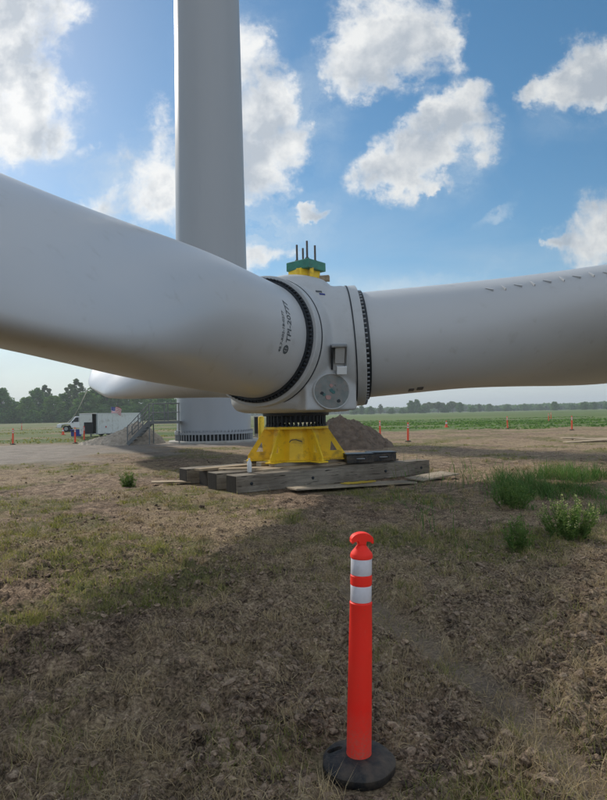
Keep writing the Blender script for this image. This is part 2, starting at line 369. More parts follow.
# ---------------------------------------------------------------- the ground
POST = (0.215, 2.71)
def dist_path(x, y):
    """distance to the worn trodden track at the lower right"""
    pts = np.array([(1.5, 1.7), (1.17, 2.6), (1.08, 3.4), (.82, 4.3), (.35, 5.6)])
    best = np.full(np.shape(x), 99.0)
    for a, b in zip(pts[:-1], pts[1:]):
        d = b - a; t = np.clip(((x - a[0]) * d[0] + (y - a[1]) * d[1]) / (d @ d), 0, 1)
        best = np.minimum(best, np.hypot(x - a[0] - t * d[0], y - a[1] - t * d[1]))
    return best
def masks(x, y):
    r = np.hypot(x, y)
    wob = fbm(x * .35, y * .35, 3, 5) - .5
    gravel = ss(20.5, 24.0, y + wob * 9 + x * .12 + 1.2) * ss(40, 36, y + wob * 3) * ss(-6.2, -9.6, x + wob * 8 + (y - 28) * .12)
    gravel = np.maximum(gravel, ss(5.6, 3.2, np.hypot(x + 5.6, (y - 35.5) * 1.0) + wob * 3))
    field_r = ss(46, 52, y + wob * 9 - .10 * np.abs(x)) * ss(-2, 3, x - y * .02)
    field_l = ss(37, 41, y + wob * 4) * ss(2, -2, x)
    tuft = fbm(x * .55, y * .55, 4, 21)
    green = ss(.53, .66, tuft + .11 * ss(0, -3, x) * ss(5, 8, y) * ss(17, 12, y))
    rough = (1 - gravel) * (1 - ss(14, 22, y) * .35) * ss(0.04, .20, dist_path(x, y) + .06 * (vnoise(x * 9, y * 9, 3) - .5)) * .85 + .15
    dry = ss(.42, .62, fbm(x * .5 + 40, y * .5, 4, 33) + .10 * ss(4, 8, y) - .03 + .10 * ss(1.3, 2.2, x - (y - 2.4) * .42))
    return dict(gravel=gravel, field_r=field_r, field_l=field_l, green=green, rough=rough, dry=dry)
def height(x, y, mk=None):
    x = np.asarray(x, dtype=float); y = np.asarray(y, dtype=float)
    if mk is None: mk = masks(x, y)
    r = np.hypot(x, y)
    z = (fbm(x * .45, y * .45, 3, 1) - .5) * .16 * ss(80, 20, r) + (fbm(x * 1.7, y * 1.7, 2, 2) - .5) * .07
    n3 = ss(34, 12, r) * 1.25
    c1, v1 = cell(x * 5.2 + .5 * vnoise(x * 9, y * 9, 9), y * 5.2 + .5 * vnoise(x * 9, y * 9, 10), 50)
    c2, v2 = cell(x * 13 + .6 * vnoise(x * 21, y * 21, 11), y * 13 + .6 * vnoise(x * 21, y * 21, 12), 60)
    rg = mk['rough']
    z = z + n3 * rg * (.052 * np.maximum(0, 1 - (c1 / .62) ** 2) * (v1 ** 1.6) * (1 - .45 * ss(4, 10, r)) + .030 * np.maximum(0, 1 - (c2 / .6) ** 2) * v2 * ss(11, 5, r))
    z = z + n3 * rg * ((fbm(x * 9, y * 9, 4, 70, .66) - .5) * (.085 - .045 * ss(4, 10, r))) + .006 * (vnoise(x * 60, y * 60, 80) - .5)
    # furrows pressed by tracked machines across the left middle distance
    fur = np.abs(np.sin((y + .12 * x + 1.2 * fbm(x * .25, y * .25, 2, 90)) * 2.4)); z = z - .05 * (1 - fur) ** 3 * ss(4.5, 7, y) * ss(26, 18, y) * ss(3, 0, x)
    z = z - .03 * ss(.22, .04, dist_path(x, y))
    flat = ss(.20, .38, np.hypot(x - POST[0], y - POST[1]))
    flat = flat * (1 - .85 * ss(3.7, 2.7, np.maximum(np.abs(x - .1), np.abs(y - 14.8))))
    flat = flat * (.12 + .88 * ss(3.2, 4.5, np.hypot(x + 5.64, y - 37.1)))
    return z * flat - .012

def build_ground():
    ang = np.concatenate([np.linspace(-180, -62, 60, endpoint=False), np.linspace(-62, -36, 130, endpoint=False), np.linspace(-36, 36, 860, endpoint=False),
                          np.linspace(36, 62, 130, endpoint=False), np.linspace(62, 180, 60, endpoint=False)])
    rad = np.concatenate([np.geomspace(.4, 1.7, 14, endpoint=False), np.geomspace(1.7, 30, 400, endpoint=False), np.geomspace(30, 90, 70, endpoint=False), np.geomspace(90, 5200, 60)])
    A, Rr = np.meshgrid(np.radians(ang), rad)
    x = Rr * np.sin(A); y = Rr * np.cos(A); mk = masks(x, y); z = height(x, y, mk)
    nA = len(ang); nR = len(rad)
    v = np.stack([x, y, z], -1).reshape(-1, 3); v = np.vstack([v, [[0, 0, 0]]])
    j, i = np.meshgrid(np.arange(nR - 1), np.arange(nA), indexing='ij'); k = (i + 1) % nA
    q = np.stack([j * nA + i, (j + 1) * nA + i, (j + 1) * nA + k, j * nA + k], -1).reshape(-1)
    o = np_mesh('ground', v, q, 4, ground_material(), smooth=True)
    o['kind'] = 'structure'
    for nm in ('gravel', 'green', 'dry', 'field_r', 'field_l'):
        at = o.data.attributes.new(nm, 'FLOAT', 'POINT')
        at.data.foreach_set('value', np.append(mk[nm].reshape(-1), 0).astype(np.float32))
    cv = (ss(.18, .02, dist_path(x, y))).reshape(-1)
    at = o.data.attributes.new('track', 'FLOAT', 'POINT'); at.data.foreach_set('value', np.append(cv, 0).astype(np.float32))
    return o
def ground_material():
    m = bpy.data.materials.new('ground'); m.use_nodes = True; T = NT(m.node_tree)
    P = T.n('ShaderNodeTexCoord').outputs['Object']
    at = lambda n: T.n('ShaderNodeAttribute', attribute_name=n).outputs['Fac']
    soil, big, mid, fine = soil_nodes(T, P)
    stx = T.noise(T.v('MULTIPLY', P, (1, 3.2, 1)), 11, 6, .7, 1.2)
    straw = T.ramp(T.m('ADD', T.m('MULTIPLY', stx, .6), T.m('MULTIPLY', fine, .4)), [(.36, (.07, .052, .034)), (.48, (.28, .21, .125)), (.62, (.60, .47, .29))])
    dry = T.m('MULTIPLY', at('dry'), T.rng(T.noise(P, 2.4, 6, .7), .38, .62))
    col = T.mix(T.m('MULTIPLY', dry, .85), soil, straw)
    gr = T.ramp(T.noise(P, 14, 5, .7), [(.3, (.05, .065, .018)), (.55, (.12, .135, .04)), (.75, (.26, .235, .10))])
    gm = T.m('MULTIPLY', at('green'), T.rng(T.noise(P, 3.2, 6, .7), .36, .58))
    col = T.mix(T.m('MULTIPLY', gm, .75), col, gr)
    col = T.mix(T.m('MULTIPLY', at('track'), .6), col, (.27, .215, .165, 1))
    gv = T.ramp(T.m('ADD', T.m('MULTIPLY', T.noise(P, 28, 4, .7), .6), T.m('MULTIPLY', T.noise(P, 1.1, 5, .6), .4)), [(.3, (.12, .105, .088)), (.5, (.27, .235, .20)), (.7, (.44, .39, .335))])
    col = T.mix(at('gravel'), col, gv)
    # far fields: bands running across
    Pb = T.v('MULTIPLY', P, (.012, .055, 1)); band = T.noise(Pb, 1.0, 5, .65)
    fg = T.ramp(band, [(.32, (.045, .105, .026)), (.47, (.08, .16, .04)), (.58, (.12, .20, .06)), (.72, (.20, .18, .085))])
    fg = T.mix(T.rng(T.noise(P, .35, 6, .7), .40, .64, 0, .75), fg, (.16, .125, .075, 1))
    col = T.mix(at('field_r'), col, fg)
    fl = T.ramp(T.noise(T.v('MULTIPLY', P, (.03, .10, 1)), 1.0, 6, .7), [(.35, (.06, .11, .03)), (.50, (.11, .14, .05)), (.58, (.22, .17, .11)), (.72, (.13, .16, .06))])
    col = T.mix(at('field_l'), col, fl)
    b = T.n('ShaderNodeBsdfPrincipled', {'Base Color': col, 'Roughness': .95, 'Specular IOR Level': .15})
    hgt = T.m('ADD', T.m('MULTIPLY', T.noise(P, 38, 6, .7), .5), T.m('MULTIPLY', T.noise(P, 130, 4, .7), .22))
    bp = T.n('ShaderNodeBump', {'Height': hgt, 'Strength': 1.0, 'Distance': .05}); T.t.links.new(bp.outputs[0], b.inputs['Normal'])
    T.n('ShaderNodeOutputMaterial', {0: b.outputs[0]})
    return m
build_ground()
rng = np.random.default_rng(7)
def gz(x, y): return float(height(np.array([x]), np.array([y]))[0])

# ---------------------------------------------------------------- turbine tower
TX, TY, TR = -5.64, 37.1, 2.31
def build_tower():
    t = empty('turbine_tower', (TX, TY, 0), 0, 'tall tapering pale grey steel turbine tower rising out of the picture behind the blades', 'tower')
    prof = [(TR, .62), (TR, .66)] + [(TR - (z / 80.) * .75, z) for z in np.linspace(.7, 80, 30)]
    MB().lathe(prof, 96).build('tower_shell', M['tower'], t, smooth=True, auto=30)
    for z in (45.0,):
        r = TR - z / 80 * .75
        MB().lathe([(r + .012, z - .05), (r + .018, z - .03), (r + .018, z + .03), (r + .012, z + .05)], 96, cap=False).build('section_joint', M['tower'], t, smooth=True)
    MB().lathe([(TR - .02, .50), (TR + .14, .50), (TR + .14, .62), (TR + .01, .62)], 96).build('base_flange', M['tower'], t, auto=30)
    MB().lathe([(TR - .03, .10), (TR - .03, .50)], 64, cap=False).build('void_shade', M['dark'], t, smooth=True)  # dark sleeve puts the shade of the void under the flange into colour
    MB().lathe([(TR + .52, -.25), (TR + .50, .08), (TR + .46, .12), (.1, .12)], 80).build('concrete_pad', M['concrete'], t, auto=30)
    src = None
    for i in range(66):
        a = 2 * math.pi * i / 66; p = (math.cos(a) * (TR + .07), math.sin(a) * (TR + .07), 0)
        if src is None:
            src = MB().lathe([(.042, .12), (.042, .47), (.055, .47), (.055, .50)], 8).lathe([(.06, .62), (.06, .66), (.035, .68), (.035, .74), (0, .75)], 8).build('anchor_bolt', M['steel'], t); o = src
        else:
            o = src.copy(); COL.objects.link(o)
        o.location = p
build_tower()

# stairs and landing on the left of the tower
def build_stairs():
    s = empty('access_stairs', (-8.5, 35.4, 0), 0, 'grey steel stairs with landing and handrails left of the tower base', 'stairs')
    zl = 1.32; W = .95
    L = MB()
    for k in range(12): L.box((-.55 + k * .145, 0, zl), (.12, W, .035))
    L.box((.25, -W / 2, zl - .04), (1.8, .05, .16)); L.box((.25, W / 2, zl - .04), (1.8, .05, .16)); L.build('landing', M['stair'], s)
    x0, x1 = -.65, -1.95
    for sy in (-1, 1):
        d = Vector((x1 - x0, 0, -zl)); ln = d.length
        MB().box(((x0 + x1) / 2, sy * W / 2, zl / 2 + .02), (ln, .05, .2), mtx=Matrix.Rotation(math.atan2(zl, x0 - x1) * -1, 4, 'Y')).build('stringer', M['stair'], s)
        h = MB().tube([(x1 - .05, sy * W / 2, 1.02), (x0, sy * W / 2, zl + 1.08), (1.15, sy * W / 2, zl + 1.08)], .026)
        h.tube([(x1, sy * W / 2, .55), (x0, sy * W / 2, zl + .55), (1.15, sy * W / 2, zl + .55)], .025)
        h.build('handrail', M['stair'], s)
        for (px, z0, z1) in ((x1, 0, 1.05), (x0, 0, zl + 1.08), (1.1, 0, zl + 1.08), (.25, zl, zl + 1.08), ((x0 + x1) / 2, zl / 2, zl / 2 + 1.08)):
            MB().box((px, sy * W / 2, (z0 + z1) / 2), (.055, .055, z1 - z0)).build('rail_post', M['stair'], s)
    n = 7
    for k in range(n):
        f = (k + .5) / n; MB().box((x0 + (x1 - x0) * f, 0, zl * (1 - f)), (.24, W - .06, .03)).build('stair_tread', M['stair'], s)
build_stairs()

# ---------------------------------------------------------------- rotor: hub, three blades
S = 1.17
HUB = np.array([-.197, 14.65, 3.165]); TH = .010; CO = .065; BR = 1.113
PV = [2.601, 1.597, 1.162, .65, .501, 3.017, 7.825, 8.622, 4.992, 8.831, 1.6, .075]
def frame(th, co=CO):
    d = np.array([math.cos(co) * math.cos(th), math.cos(co) * math.sin(th), math.sin(co)])
    s = np.array([-math.sin(th), math.cos(th), 0.]); return d, s, np.cross(d, s)
def blade_pts(k, ts, a):
    te, le, h, b0, b1, t0, t1, tl1, h0, h1, pb, co = PV
    th = TH + k * 2 * math.pi / 3
    d, s, u = frame(th, co); d0 = frame(th)[0]; out = []
    for t in ts:
        w = ss(t0, t1, t); wl = ss(t0, tl1, t); wh = ss(h0, h1, t)
        tip = 1 - .80 * (1 - (1 - max(0, (t - t1) / (50 - t1))) ** 1.15)
        if t > 48: tip *= math.sqrt(max(1e-4, 1 - ((t - 48) / 2.02) ** 2))
        TEd = (BR + w * (te - BR)) * tip * (1 - .42 * ss(10.2, 15.5, t)); LEd = (BR + wl * (le - BR)) * tip
        hh = (BR + wh * (h - BR)) * (1 - .85 * (1 - (1 - max(0, (t - h1) / (50 - h1))) ** 1.2))
        if t > 48: hh *= math.sqrt(max(1e-4, 1 - ((t - 48) / 2.02) ** 2))
        x = np.cos(a) * (TEd + LEd) / 2 + (TEd - LEd) / 2
        y = np.sin(a) * hh * (1 - w * (.6 + .3 * ss(8, 14, t)) * (1 + np.cos(a)) / 2)
        b = (b0 + (b1 - b0) * ss(1.4, t1, t)) * (1 - .85 * ss(t1, 21, t))
        X = x * math.cos(b) + y * math.sin(b); Y = -x * math.sin(b) + y * math.cos(b)
        base = (d0 * min(t, 1.41) + d * max(0, t - 1.41)) * S
        out.append(HUB + base + S * (X[:, None] * s + (Y[:, None] + pb * (t / 50) ** 2) * u))
    return np.array(out)
def blade_surf(k, t, a):
    e = 1e-3
    P = blade_pts(k, [t - e, t, t + e], np.array([a - e, a, a + e]))
    p = P[1, 1]; dt = P[2, 1] - P[0, 1]; da = P[1, 2] - P[1, 0]
    dt /= np.linalg.norm(dt); da /= np.linalg.norm(da); n = np.cross(dt, da); n /= np.linalg.norm(n)
    c = P[1].mean(0)
    ctr = blade_pts(k, [t], np.linspace(0, 2 * math.pi, 24, endpoint=False))[0].mean(0)
    if np.dot(n, p - ctr) < 0: n = -n
    return p, n, dt, da
def find_angle(k, t, target, ):
    """section angle whose surface point is nearest the wanted (z, toward-camera) direction"""
    best = None
    for a in np.linspace(0, 2 * math.pi, 180, endpoint=False):
        p, n, _, _ = blade_surf(k, t, a); sc = target(p, n)
        if best is None or sc > best[0]: best = (sc, a)
    return best[1]
CAMP = np.array([0, 0, 1.6])

rotor = empty('wind_turbine_rotor', (HUB[0], HUB[1], 0), 0, 'pale grey three bladed turbine rotor laid flat with its hub on the yellow stand', 'rotor')
OFF = np.array([HUB[0], HUB[1], 0.])
def build_blades():
    ts = np.concatenate([np.arange(1.41, 12, .18), np.arange(12, 48, .8), [48, 48.5, 49, 49.4, 49.7, 49.9, 50]])
    a = np.linspace(0, 2 * math.pi, 96, endpoint=False); n = len(a)
    labels = {-1: 'near blade crossing the left of the picture', 0: 'blade reaching out to the right', 1: 'far blade running away behind the near one'}
    for k in (-1, 0, 1):
        P = (blade_pts(k, ts, a) - OFF).reshape(-1, 3)
        b = MB(); fs = [(j * n + i, j * n + (i + 1) % n, (j + 1) * n + (i + 1) % n, (j + 1) * n + i) for j in range(len(ts) - 1) for i in range(n)]
        fs += [tuple((len(ts) - 1) * n + i for i in range(n))]
        b.add(P.tolist(), fs); bo = b.build('blade', M['blade'], rotor, smooth=True); bo['label'] = labels[k]
        th = TH + k * 2 * math.pi / 3; d, s, u = frame(th)
        mt = Matrix(((s[0], u[0], d[0], HUB[0] - OFF[0]), (s[1], u[1], d[1], HUB[1] - OFF[1]), (s[2], u[2], d[2], HUB[2]), (0, 0, 0, 1)))
        # dark toothed ring of root bolts
        rb = BR * S
        bw = .105 if k else .06
        g = MB().lathe([(rb + .004, 1.60), (rb + bw, 1.60), (rb + bw, 1.655), (rb + .06, 1.665), (rb + .055, 1.725), (rb + .004, 1.73)], 120, mt)
        for i in range(96 if k else 0):
            an = 2 * math.pi * i / 96; c = Vector(((rb + bw - .022) * math.cos(an), (rb + bw - .022) * math.sin(an), 1.675))
            g.lathe([(.026, -.03), (.026, .035), (.016, .04), (.016, .06)], 6, mt @ Matrix.Translation(c))
        g.build('bolt_ring', M['dark'], bo, auto=35)
        # hub side: bearing ring and flange
        MB().lathe([(rb + .03, 1.25), (BR * S + .185, 1.25), (BR * S + .185, 1.585), (BR * S + .17, 1.60), (rb + .02, 1.605)], 128, mt).build('pitch_bearing', M['hub'], rotor, auto=30)
        MB().lathe([(1.490, 1.355), (1.4995, 1.355), (1.4995, 1.385), (1.490, 1.385)], 128, mt).build('bearing_seal', M['dark'], rotor, auto=30)
        if k == 0:
            # serrated white edge strip half round the near side, as on the right-hand flange
            for i in range(0, 44):
                g = MB()
                an = math.pi + 2 * math.pi * (i - 12) / 80
                c = Vector(((rb + .155) * math.cos(an), (rb + .155) * math.sin(an), 1.63)); g.box((0, 0, 0), (.05, .045, .05), mtx=Matrix.Identity(4)) if False else g.lathe([(.022, -.025), (.022, .03)], 6, mt @ Matrix.Translation(c))
                g.build('edge_bolt', M['steel'], bo)
            # vortex generators in zigzag pairs high on the camera side
            for i in range(9):
                t = (3.98 + i * .278) 
                an = find_angle(0, t, lambda p, n: -abs((n @ (CAMP - p) / np.linalg.norm(CAMP - p)) - .60) + (n[2] > 0) * 2 - (n[1] > 0) * 2)
                p, nn, dt, da = blade_surf(0, t, an); p = p - OFF
                if da[2] < 0: da = -da
                dirv = dt * (.75 if i % 2 == 0 else .12) - da * .75; dirv /= np.linalg.norm(dirv)
                L = .20; hgt = .06; A = p - dirv * L / 2 - nn * .005; B = p + dirv * L / 2 - nn * .005; side = np.cross(dirv, nn) * .012
                vs = [A + side, B + side, B + side + nn * hgt, A + side + nn * .02, A - side, B - side, B - side + nn * hgt, A - side + nn * .02]
                MB().add([v.tolist() for v in vs], [(0, 1, 2, 3), (7, 6, 5, 4), (0, 4, 5, 1), (1, 5, 6, 2), (2, 6, 7, 3), (3, 7, 4, 0)]).build('vortex_generator', M['blade'], bo)
            for (t, w_) in ((2.32, .13), (2.50, .15)):
                an = find_angle(0, t, lambda p, n: -abs(n @ (CAMP - p) / np.linalg.norm(CAMP - p) - .35) - (n[2] > 0) * 2 - (n[1] > 0) * 2)
                p, nn, dt, da = blade_surf(0, t, an); p = p - OFF
                A = [p + dt * sx * w_ / 2 + da * sy * .075 + nn * h for h in (-.01, .012) for sx, sy in ((-1, -1), (1, -1), (1, 1), (-1, 1))]
                MB().add([q.tolist() for q in A], [(3, 2, 1, 0), (4, 5, 6, 7), (0, 1, 5, 4), (1, 2, 6, 5), (2, 3, 7, 6), (3, 0, 4, 7)]).build('sensor_pad', M['dark'], bo)
        if k == -1: marking(bo)
def marking(bo):
    """hand-stencilled serial on the root of the near blade, reading upwards"""
    def place(txt, size, t_, z0, font_scale=1.0, name='serial_marking', lean=0.0):
        cu = bpy.data.curves.new('txt', 'FONT'); cu.body = txt; cu.size = size; cu.resolution_u = 2; cu.offset = size * .018
        to = bpy.data.objects.new('txt', cu); COL.objects.link(to); bpy.context.view_layer.update()
        me = to.evaluated_get(bpy.context.evaluated_depsgraph_get()).to_mesh()
        vs = [tuple(v.co) for v in me.vertices]; fs = [tuple(p.vertices) for p in me.polygons]
        to.evaluated_get(bpy.context.evaluated_depsgraph_get()).to_mesh_clear(); bpy.data.objects.remove(to)
        wrap(vs, fs, t_, z0, name)
    def wrap(vs, fs, t_, z0, name):
        an0 = find_angle(-1, t_, lambda p, n: -abs(p[2] - z0) + (2 if n @ (CAMP - p) > 0 else 0))
        p0, n0, dt0, da0 = blade_surf(-1, t_, an0); sg = 1 if da0[2] > 0 else -1
        # angle step per metre
        pe, _, _, _ = blade_surf(-1, t_, an0 + sg * .05); perm = .05 / np.linalg.norm(pe - p0)
        out = []
        for (x, y, _) in vs:
            t = t_ + y / S; an = an0 + sg * perm * x
            p, n, _, _ = blade_surf(-1, t, an); out.append((p + n * .004 - OFF).tolist())
        MB().add(out, fs).build(name, M['ink'], bo)
    place('TPI-20777', .215, 2.02, 3.03)
    place('48.7-R02-18-0277', .115, 2.24, 2.83)
    ring = [(math.cos(a) * r - .14, math.sin(a) * r + .085, 0) for r in (.052, .095) for a in np.linspace(0, 2 * math.pi, 20, endpoint=False)]
    fs = [(i, (i + 1) % 20, 20 + (i + 1) % 20, 20 + i) for i in range(20)]
    o = len(ring); ring += [(-.14 + sx * .013 + (sy * .05 if q else 0), .085 + sy * .05, 0) for q in (0,) for sx, sy in ((-1, -1), (1, -1), (1, 1), (-1, 1))]
    fs.append((o, o + 1, o + 2, o + 3))
    o = len(ring); ring += [(-.14 + sx * .05, .085 + sy * .013, .0) for sx, sy in ((-1, -1), (1, -1), (1, 1), (-1, 1))]; fs.append((o, o + 1, o + 2, o + 3))
    wrap(ring, fs, 2.02, 3.03, 'round_stamp')
build_blades()

def build_hub():
    prof = [(0, 1.625), (.80, 1.63), (1.28, 1.65), (1.48, 1.72), (1.58, 1.86), (1.61, 2.2), (1.60, 3.1), (1.52, 3.7), (1.34, 4.22), (1.10, 4.60), (.82, 4.86), (.5, 4.97), (.30, 5.0), (0, 5.0)]
    b = MB().lathe(prof, 64)
    for k in (-1, 0, 1):
        d, s, u = frame(TH + k * 2 * math.pi / 3)
        mt = Matrix(((s[0], u[0], d[0], 0), (s[1], u[1], d[1], 0), (s[2], u[2], d[2], HUB[2]), (0, 0, 0, 1)))
        b.lathe([(.3, 0), (1.505, 0), (1.505, 1.27), (1.49, 1.352), (.3, 1.352)], 96, mt)
    azb = TH - math.pi / 3; ob = Vector((math.cos(azb), math.sin(azb), 0)); tb = Vector((-math.sin(azb), math.cos(azb), 0))
    b.box(tuple(ob * .85 + Vector((0, 0, 2.42))), (1.38, 1.62, 1.50), mtx=Matrix(((tb.x, ob.x, 0, 0), (tb.y, ob.y, 0, 0), (0, 0, 1, 0), (0, 0, 0, 1))))
    o = b.build('hub_casting', M['hub'], rotor, smooth=True)
    r = o.modifiers.new('r', 'REMESH'); r.mode = 'VOXEL'; r.voxel_size = .035; r.use_smooth_shade = True
    sm = o.modifiers.new('s', 'SMOOTH'); sm.factor = .6; sm.iterations = 9
    # features sit on the casting: find the surface under each
    bpy.context.view_layer.update(); ev = o.evaluated_get(bpy.context.evaluated_depsgraph_get())
    def seat(target):
        a = Vector(CAMP) - Vector(OFF); d = (Vector(target) - Vector(CAMP)).normalized()
        ok, loc, nr, _ = ev.ray_cast(a, d)
        if not ok: loc = Vector(target) - Vector(OFF); nr = -d
        nr = (nr + .0 * d).normalized(); tn = Vector((0, 0, 1)).cross(nr).normalized(); up = nr.cross(tn)
        return Matrix(((tn.x, up.x, nr.x, loc.x), (tn.y, up.y, nr.y, loc.y), (tn.z, up.z, nr.z, loc.z), (0, 0, 0, 1)))
    mt = seat((.63, 13.4, 2.10)) @ Matrix.Diagonal((.97, .80, 1, 1))
    h = MB().lathe([(.44, -.16), (.50, -.16), (.515, .02), (.50, .05), (.485, .05), (.47, .03), (.47, -.1)], 64, mt, cap=False).build('hatch', M['hub'], rotor, auto=30)
    MB().lathe([(.472, -.16), (.472, .033), (0, .036)], 64, mt).build('hatch_cover', M['plate'], h, auto=30)
    random.seed(3)
    for (x, y, r, mm) in ((-.27, -.05, .05, 'dark'), (.12, .18, .035, 'plate'), (-.02, .17, .05, 'pink'), (-.02, .03, .05, 'teal'), (-.10, -.17, .08, 'pink'), (.18, -.27, .05, 'dark'), (.17, .06, .04, 'plate'), (-.22, -.09, .045, 'teal'), (.04, -.02, .05, 'teal')):
        mb = MB(); q = 9; pts = [(r * math.cos(i * 2 * math.pi / q) * random.uniform(.75, 1.15), r * math.sin(i * 2 * math.pi / q) * random.uniform(.75, 1.15)) for i in range(q)]
        mb.prism(pts, .012, mt @ Matrix.Translation((x, y, .040))); mb.build('hatch_patch', M[mm], h)
    # raised housing box with a sloping hood
    mt = seat((.81, 13.3, 2.86))
    def lbox(mb, x0, x1, y0, y1, z0, z1, z1b=None):
        z1b = z1 if z1b is None else z1b
        vs = [mt @ Vector(p) for p in ((x0, y0, z0), (x1, y0, z0), (x1, y1, z0), (x0, y1, z0), (x0, y0, z1), (x1, y0, z1), (x1, y1, z1b), (x0, y1, z1b))]
        return mb.add(vs, [(3, 2, 1, 0), (4, 5, 6, 7), (0, 1, 5, 4), (1, 2, 6, 5), (2, 3, 7, 6), (3, 0, 4, 7)])
    ho = lbox(MB(), -.19, .19, -.30, .32, -.08, .03).build('sensor_housing', M['hub'], rotor, bevel=.008)
    lbox(MB(), -.17, -.13, -.26, .30, .0, .08, .24).build('side_plate', M['dark'], ho); lbox(MB(), .14, .17, -.26, .30, .0, .08, .24).build('side_plate', M['steel'], ho)
    lbox(MB(), -.17, .17, .27, .305, .0, .27).build('hood', M['steel'], ho); lbox(MB(), -.09, .13, -.12, .255, .0, .10, .21).build('cover_plate', M['hub'], ho, bevel=.01)
    lbox(MB(), -.05, .17, -.36, -.18, .0, .17).build('connector', M['bottle'], ho, bevel=.01)
    mt = seat((.44, 13.75, 4.42))
    lbox(MB(), -.10, .06, .02, .07, -.03, .012).build('warning_sticker', M['ink'], rotor); lbox(MB(), -.03, .12, -.05, -.01, -.03, .012).build('warning_sticker', M['flag_blue'], rotor)
    # lower connection flange over the stand
    MB().lathe([(.55, 1.56), (.80, 1.56), (.82, 1.58), (.82, 1.632), (.5, 1.64)], 72).build('shaft_flange', M['dark'], rotor, auto=30)
build_hub()

# ---------------------------------------------------------------- lifting fixture on top of the hub
def build_fixture():
    f = empty('lifting_fixture', (HUB[0] + .36, HUB[1] - .05, 4.90), 0, 'green steel plate with four upright threaded rods on yellow blocks, on top of the hub', 'lifting fixture')
    MB().box((-.08, .0, .10), (.62, .5, .30), R_(38)).build('support_block', M['yellow'], f, bevel=.012)
    for (x, y) in ((-.22, -.3), (.10, -.33)): MB().box((x, y, .10), (.10, .07, .30)).build('support_leg', M['yellow'], f, bevel=.006)
    MB().box((.30, .05, .06), (.5, .16, .14), R_(-12)).build('wood_block', M['wood_light'], f, bevel=.01)
    MB().box((-.03, 0, .345), (.70, .70, .22), R_(50)).build('plate', M['green'], f, bevel=.015)
    for (x, y, h) in ((-.25, -.04, .50), (-.10, .26, .50), (-.0, -.26, .53), (.20, .04, .50)):
        r = MB().tube([(x, y, .40), (x, y, .40 + h)], .026, 8); r.build('threaded_rod', M['rod'], f)
        MB().lathe([(.05, .47), (.05, .52)], 6, Matrix.Translation((x, y, 0))).build('nut', M['rod'], f)
build_fixture()

# ---------------------------------------------------------------- yellow hub stand
def build_stand():
    zb = .47; s = empty('hub_stand', (HUB[0], HUB[1], zb), 0, 'yellow steel hub stand with six gussets and triangular holes on the timbers', 'stand')
    H = 1.30 - zb
    MB().lathe([(.66, .03), (.65, .05), (.56, H - .04), (.55, H - .04)], 12, a0=math.pi / 12).build('body', M['yellow'], s, bevel=.012)
    MB().lathe([(.84, 0), (.84, .035), (.3, .036)], 12, a0=math.pi / 12).build('base_plate', M['yellow'], s, bevel=.006)
    MB().lathe([(.4, H - .055), (.80, H - .055), (.80, H), (.4, H)], 64).build('top_flange', M['yellow'], s, auto=30)
    for i in range(6):
        a = math.pi / 3 * i + TH
        # x outward, y up
        outer = [(.50, .036), (1.21, .036), (1.21, .13), (.79, H - .056), (.50, H - .056)]; hole = [(.83, .22), (1.0, .22), (.86, .46)]
        mt = Matrix.Rotation(a, 4, 'Z') @ Matrix.Rotation(math.pi / 2, 4, 'X')
        # plate with a triangular opening: three quads + two tris round the hole, extruded
        pts = outer + hole; d = .035
        loops = [(0, 1, 6, 5), (1, 2, 6), (2, 3, 7, 6), (3, 4, 7), (4, 0, 5, 7)]
        vs = [mt @ Vector((x, y, z)) for z in (-d / 2, d / 2) for (x, y) in pts]; n = len(pts)
        fs = [tuple(l) for l in loops] + [tuple(i2 + n for i2 in l)[::-1] for l in loops]
        fs += [(i2, (i2 + 1) % 5, (i2 + 1) % 5 + n, i2 + n) for i2 in range(5)] + [(5 + i2, 5 + (i2 + 1) % 3, 5 + (i2 + 1) % 3 + n, 5 + i2 + n) for i2 in range(3)]
        MB().add(vs, fs).build('gusset', M['yellow'], s)
        MB().box((1.03 * math.cos(a), 1.03 * math.sin(a), .016), (.42, .26, .034), a).build('foot_pad', M['yellow'], s, bevel=.006)
    src = None
    for i in range(40):
        a = 2 * math.pi * i / 40
        if src is None: src = o = MB().lathe([(.04, H), (.04, H + .05), (.026, H + .06), (.026, H + .262)], 8).build('stud', M['dark'], s)
        else: o = src.copy(); COL.objects.link(o)
        o.location = (.715 * math.cos(a), .715 * math.sin(a), 0)
    # hand-drawn curved mark on the camera-facing panel
    MB().lathe([(.56, H + .10), (.60, H + .11), (.60, H + .256)], 32, cap=False).build('spacer_ring', M['dark'], s)
    pts = [(-.16, .46), (-.13, .50), (-.09, .52), (.0, .525), (.06, .50), (.10, .49), (.15, .47)]
    pts = [(x, -(.655 - (.09 / (H - .09)) * (z - .05)) * math.cos(math.pi / 12) - .004 + 0 * x, z) for x, z in pts]
    MB().tube(pts, .011, 5).build('painted_mark', M['ink'], s)
    pts = [(-.43, .10), (-.36, .17), (-.26, .19), (-.24, .16)]
build_stand()

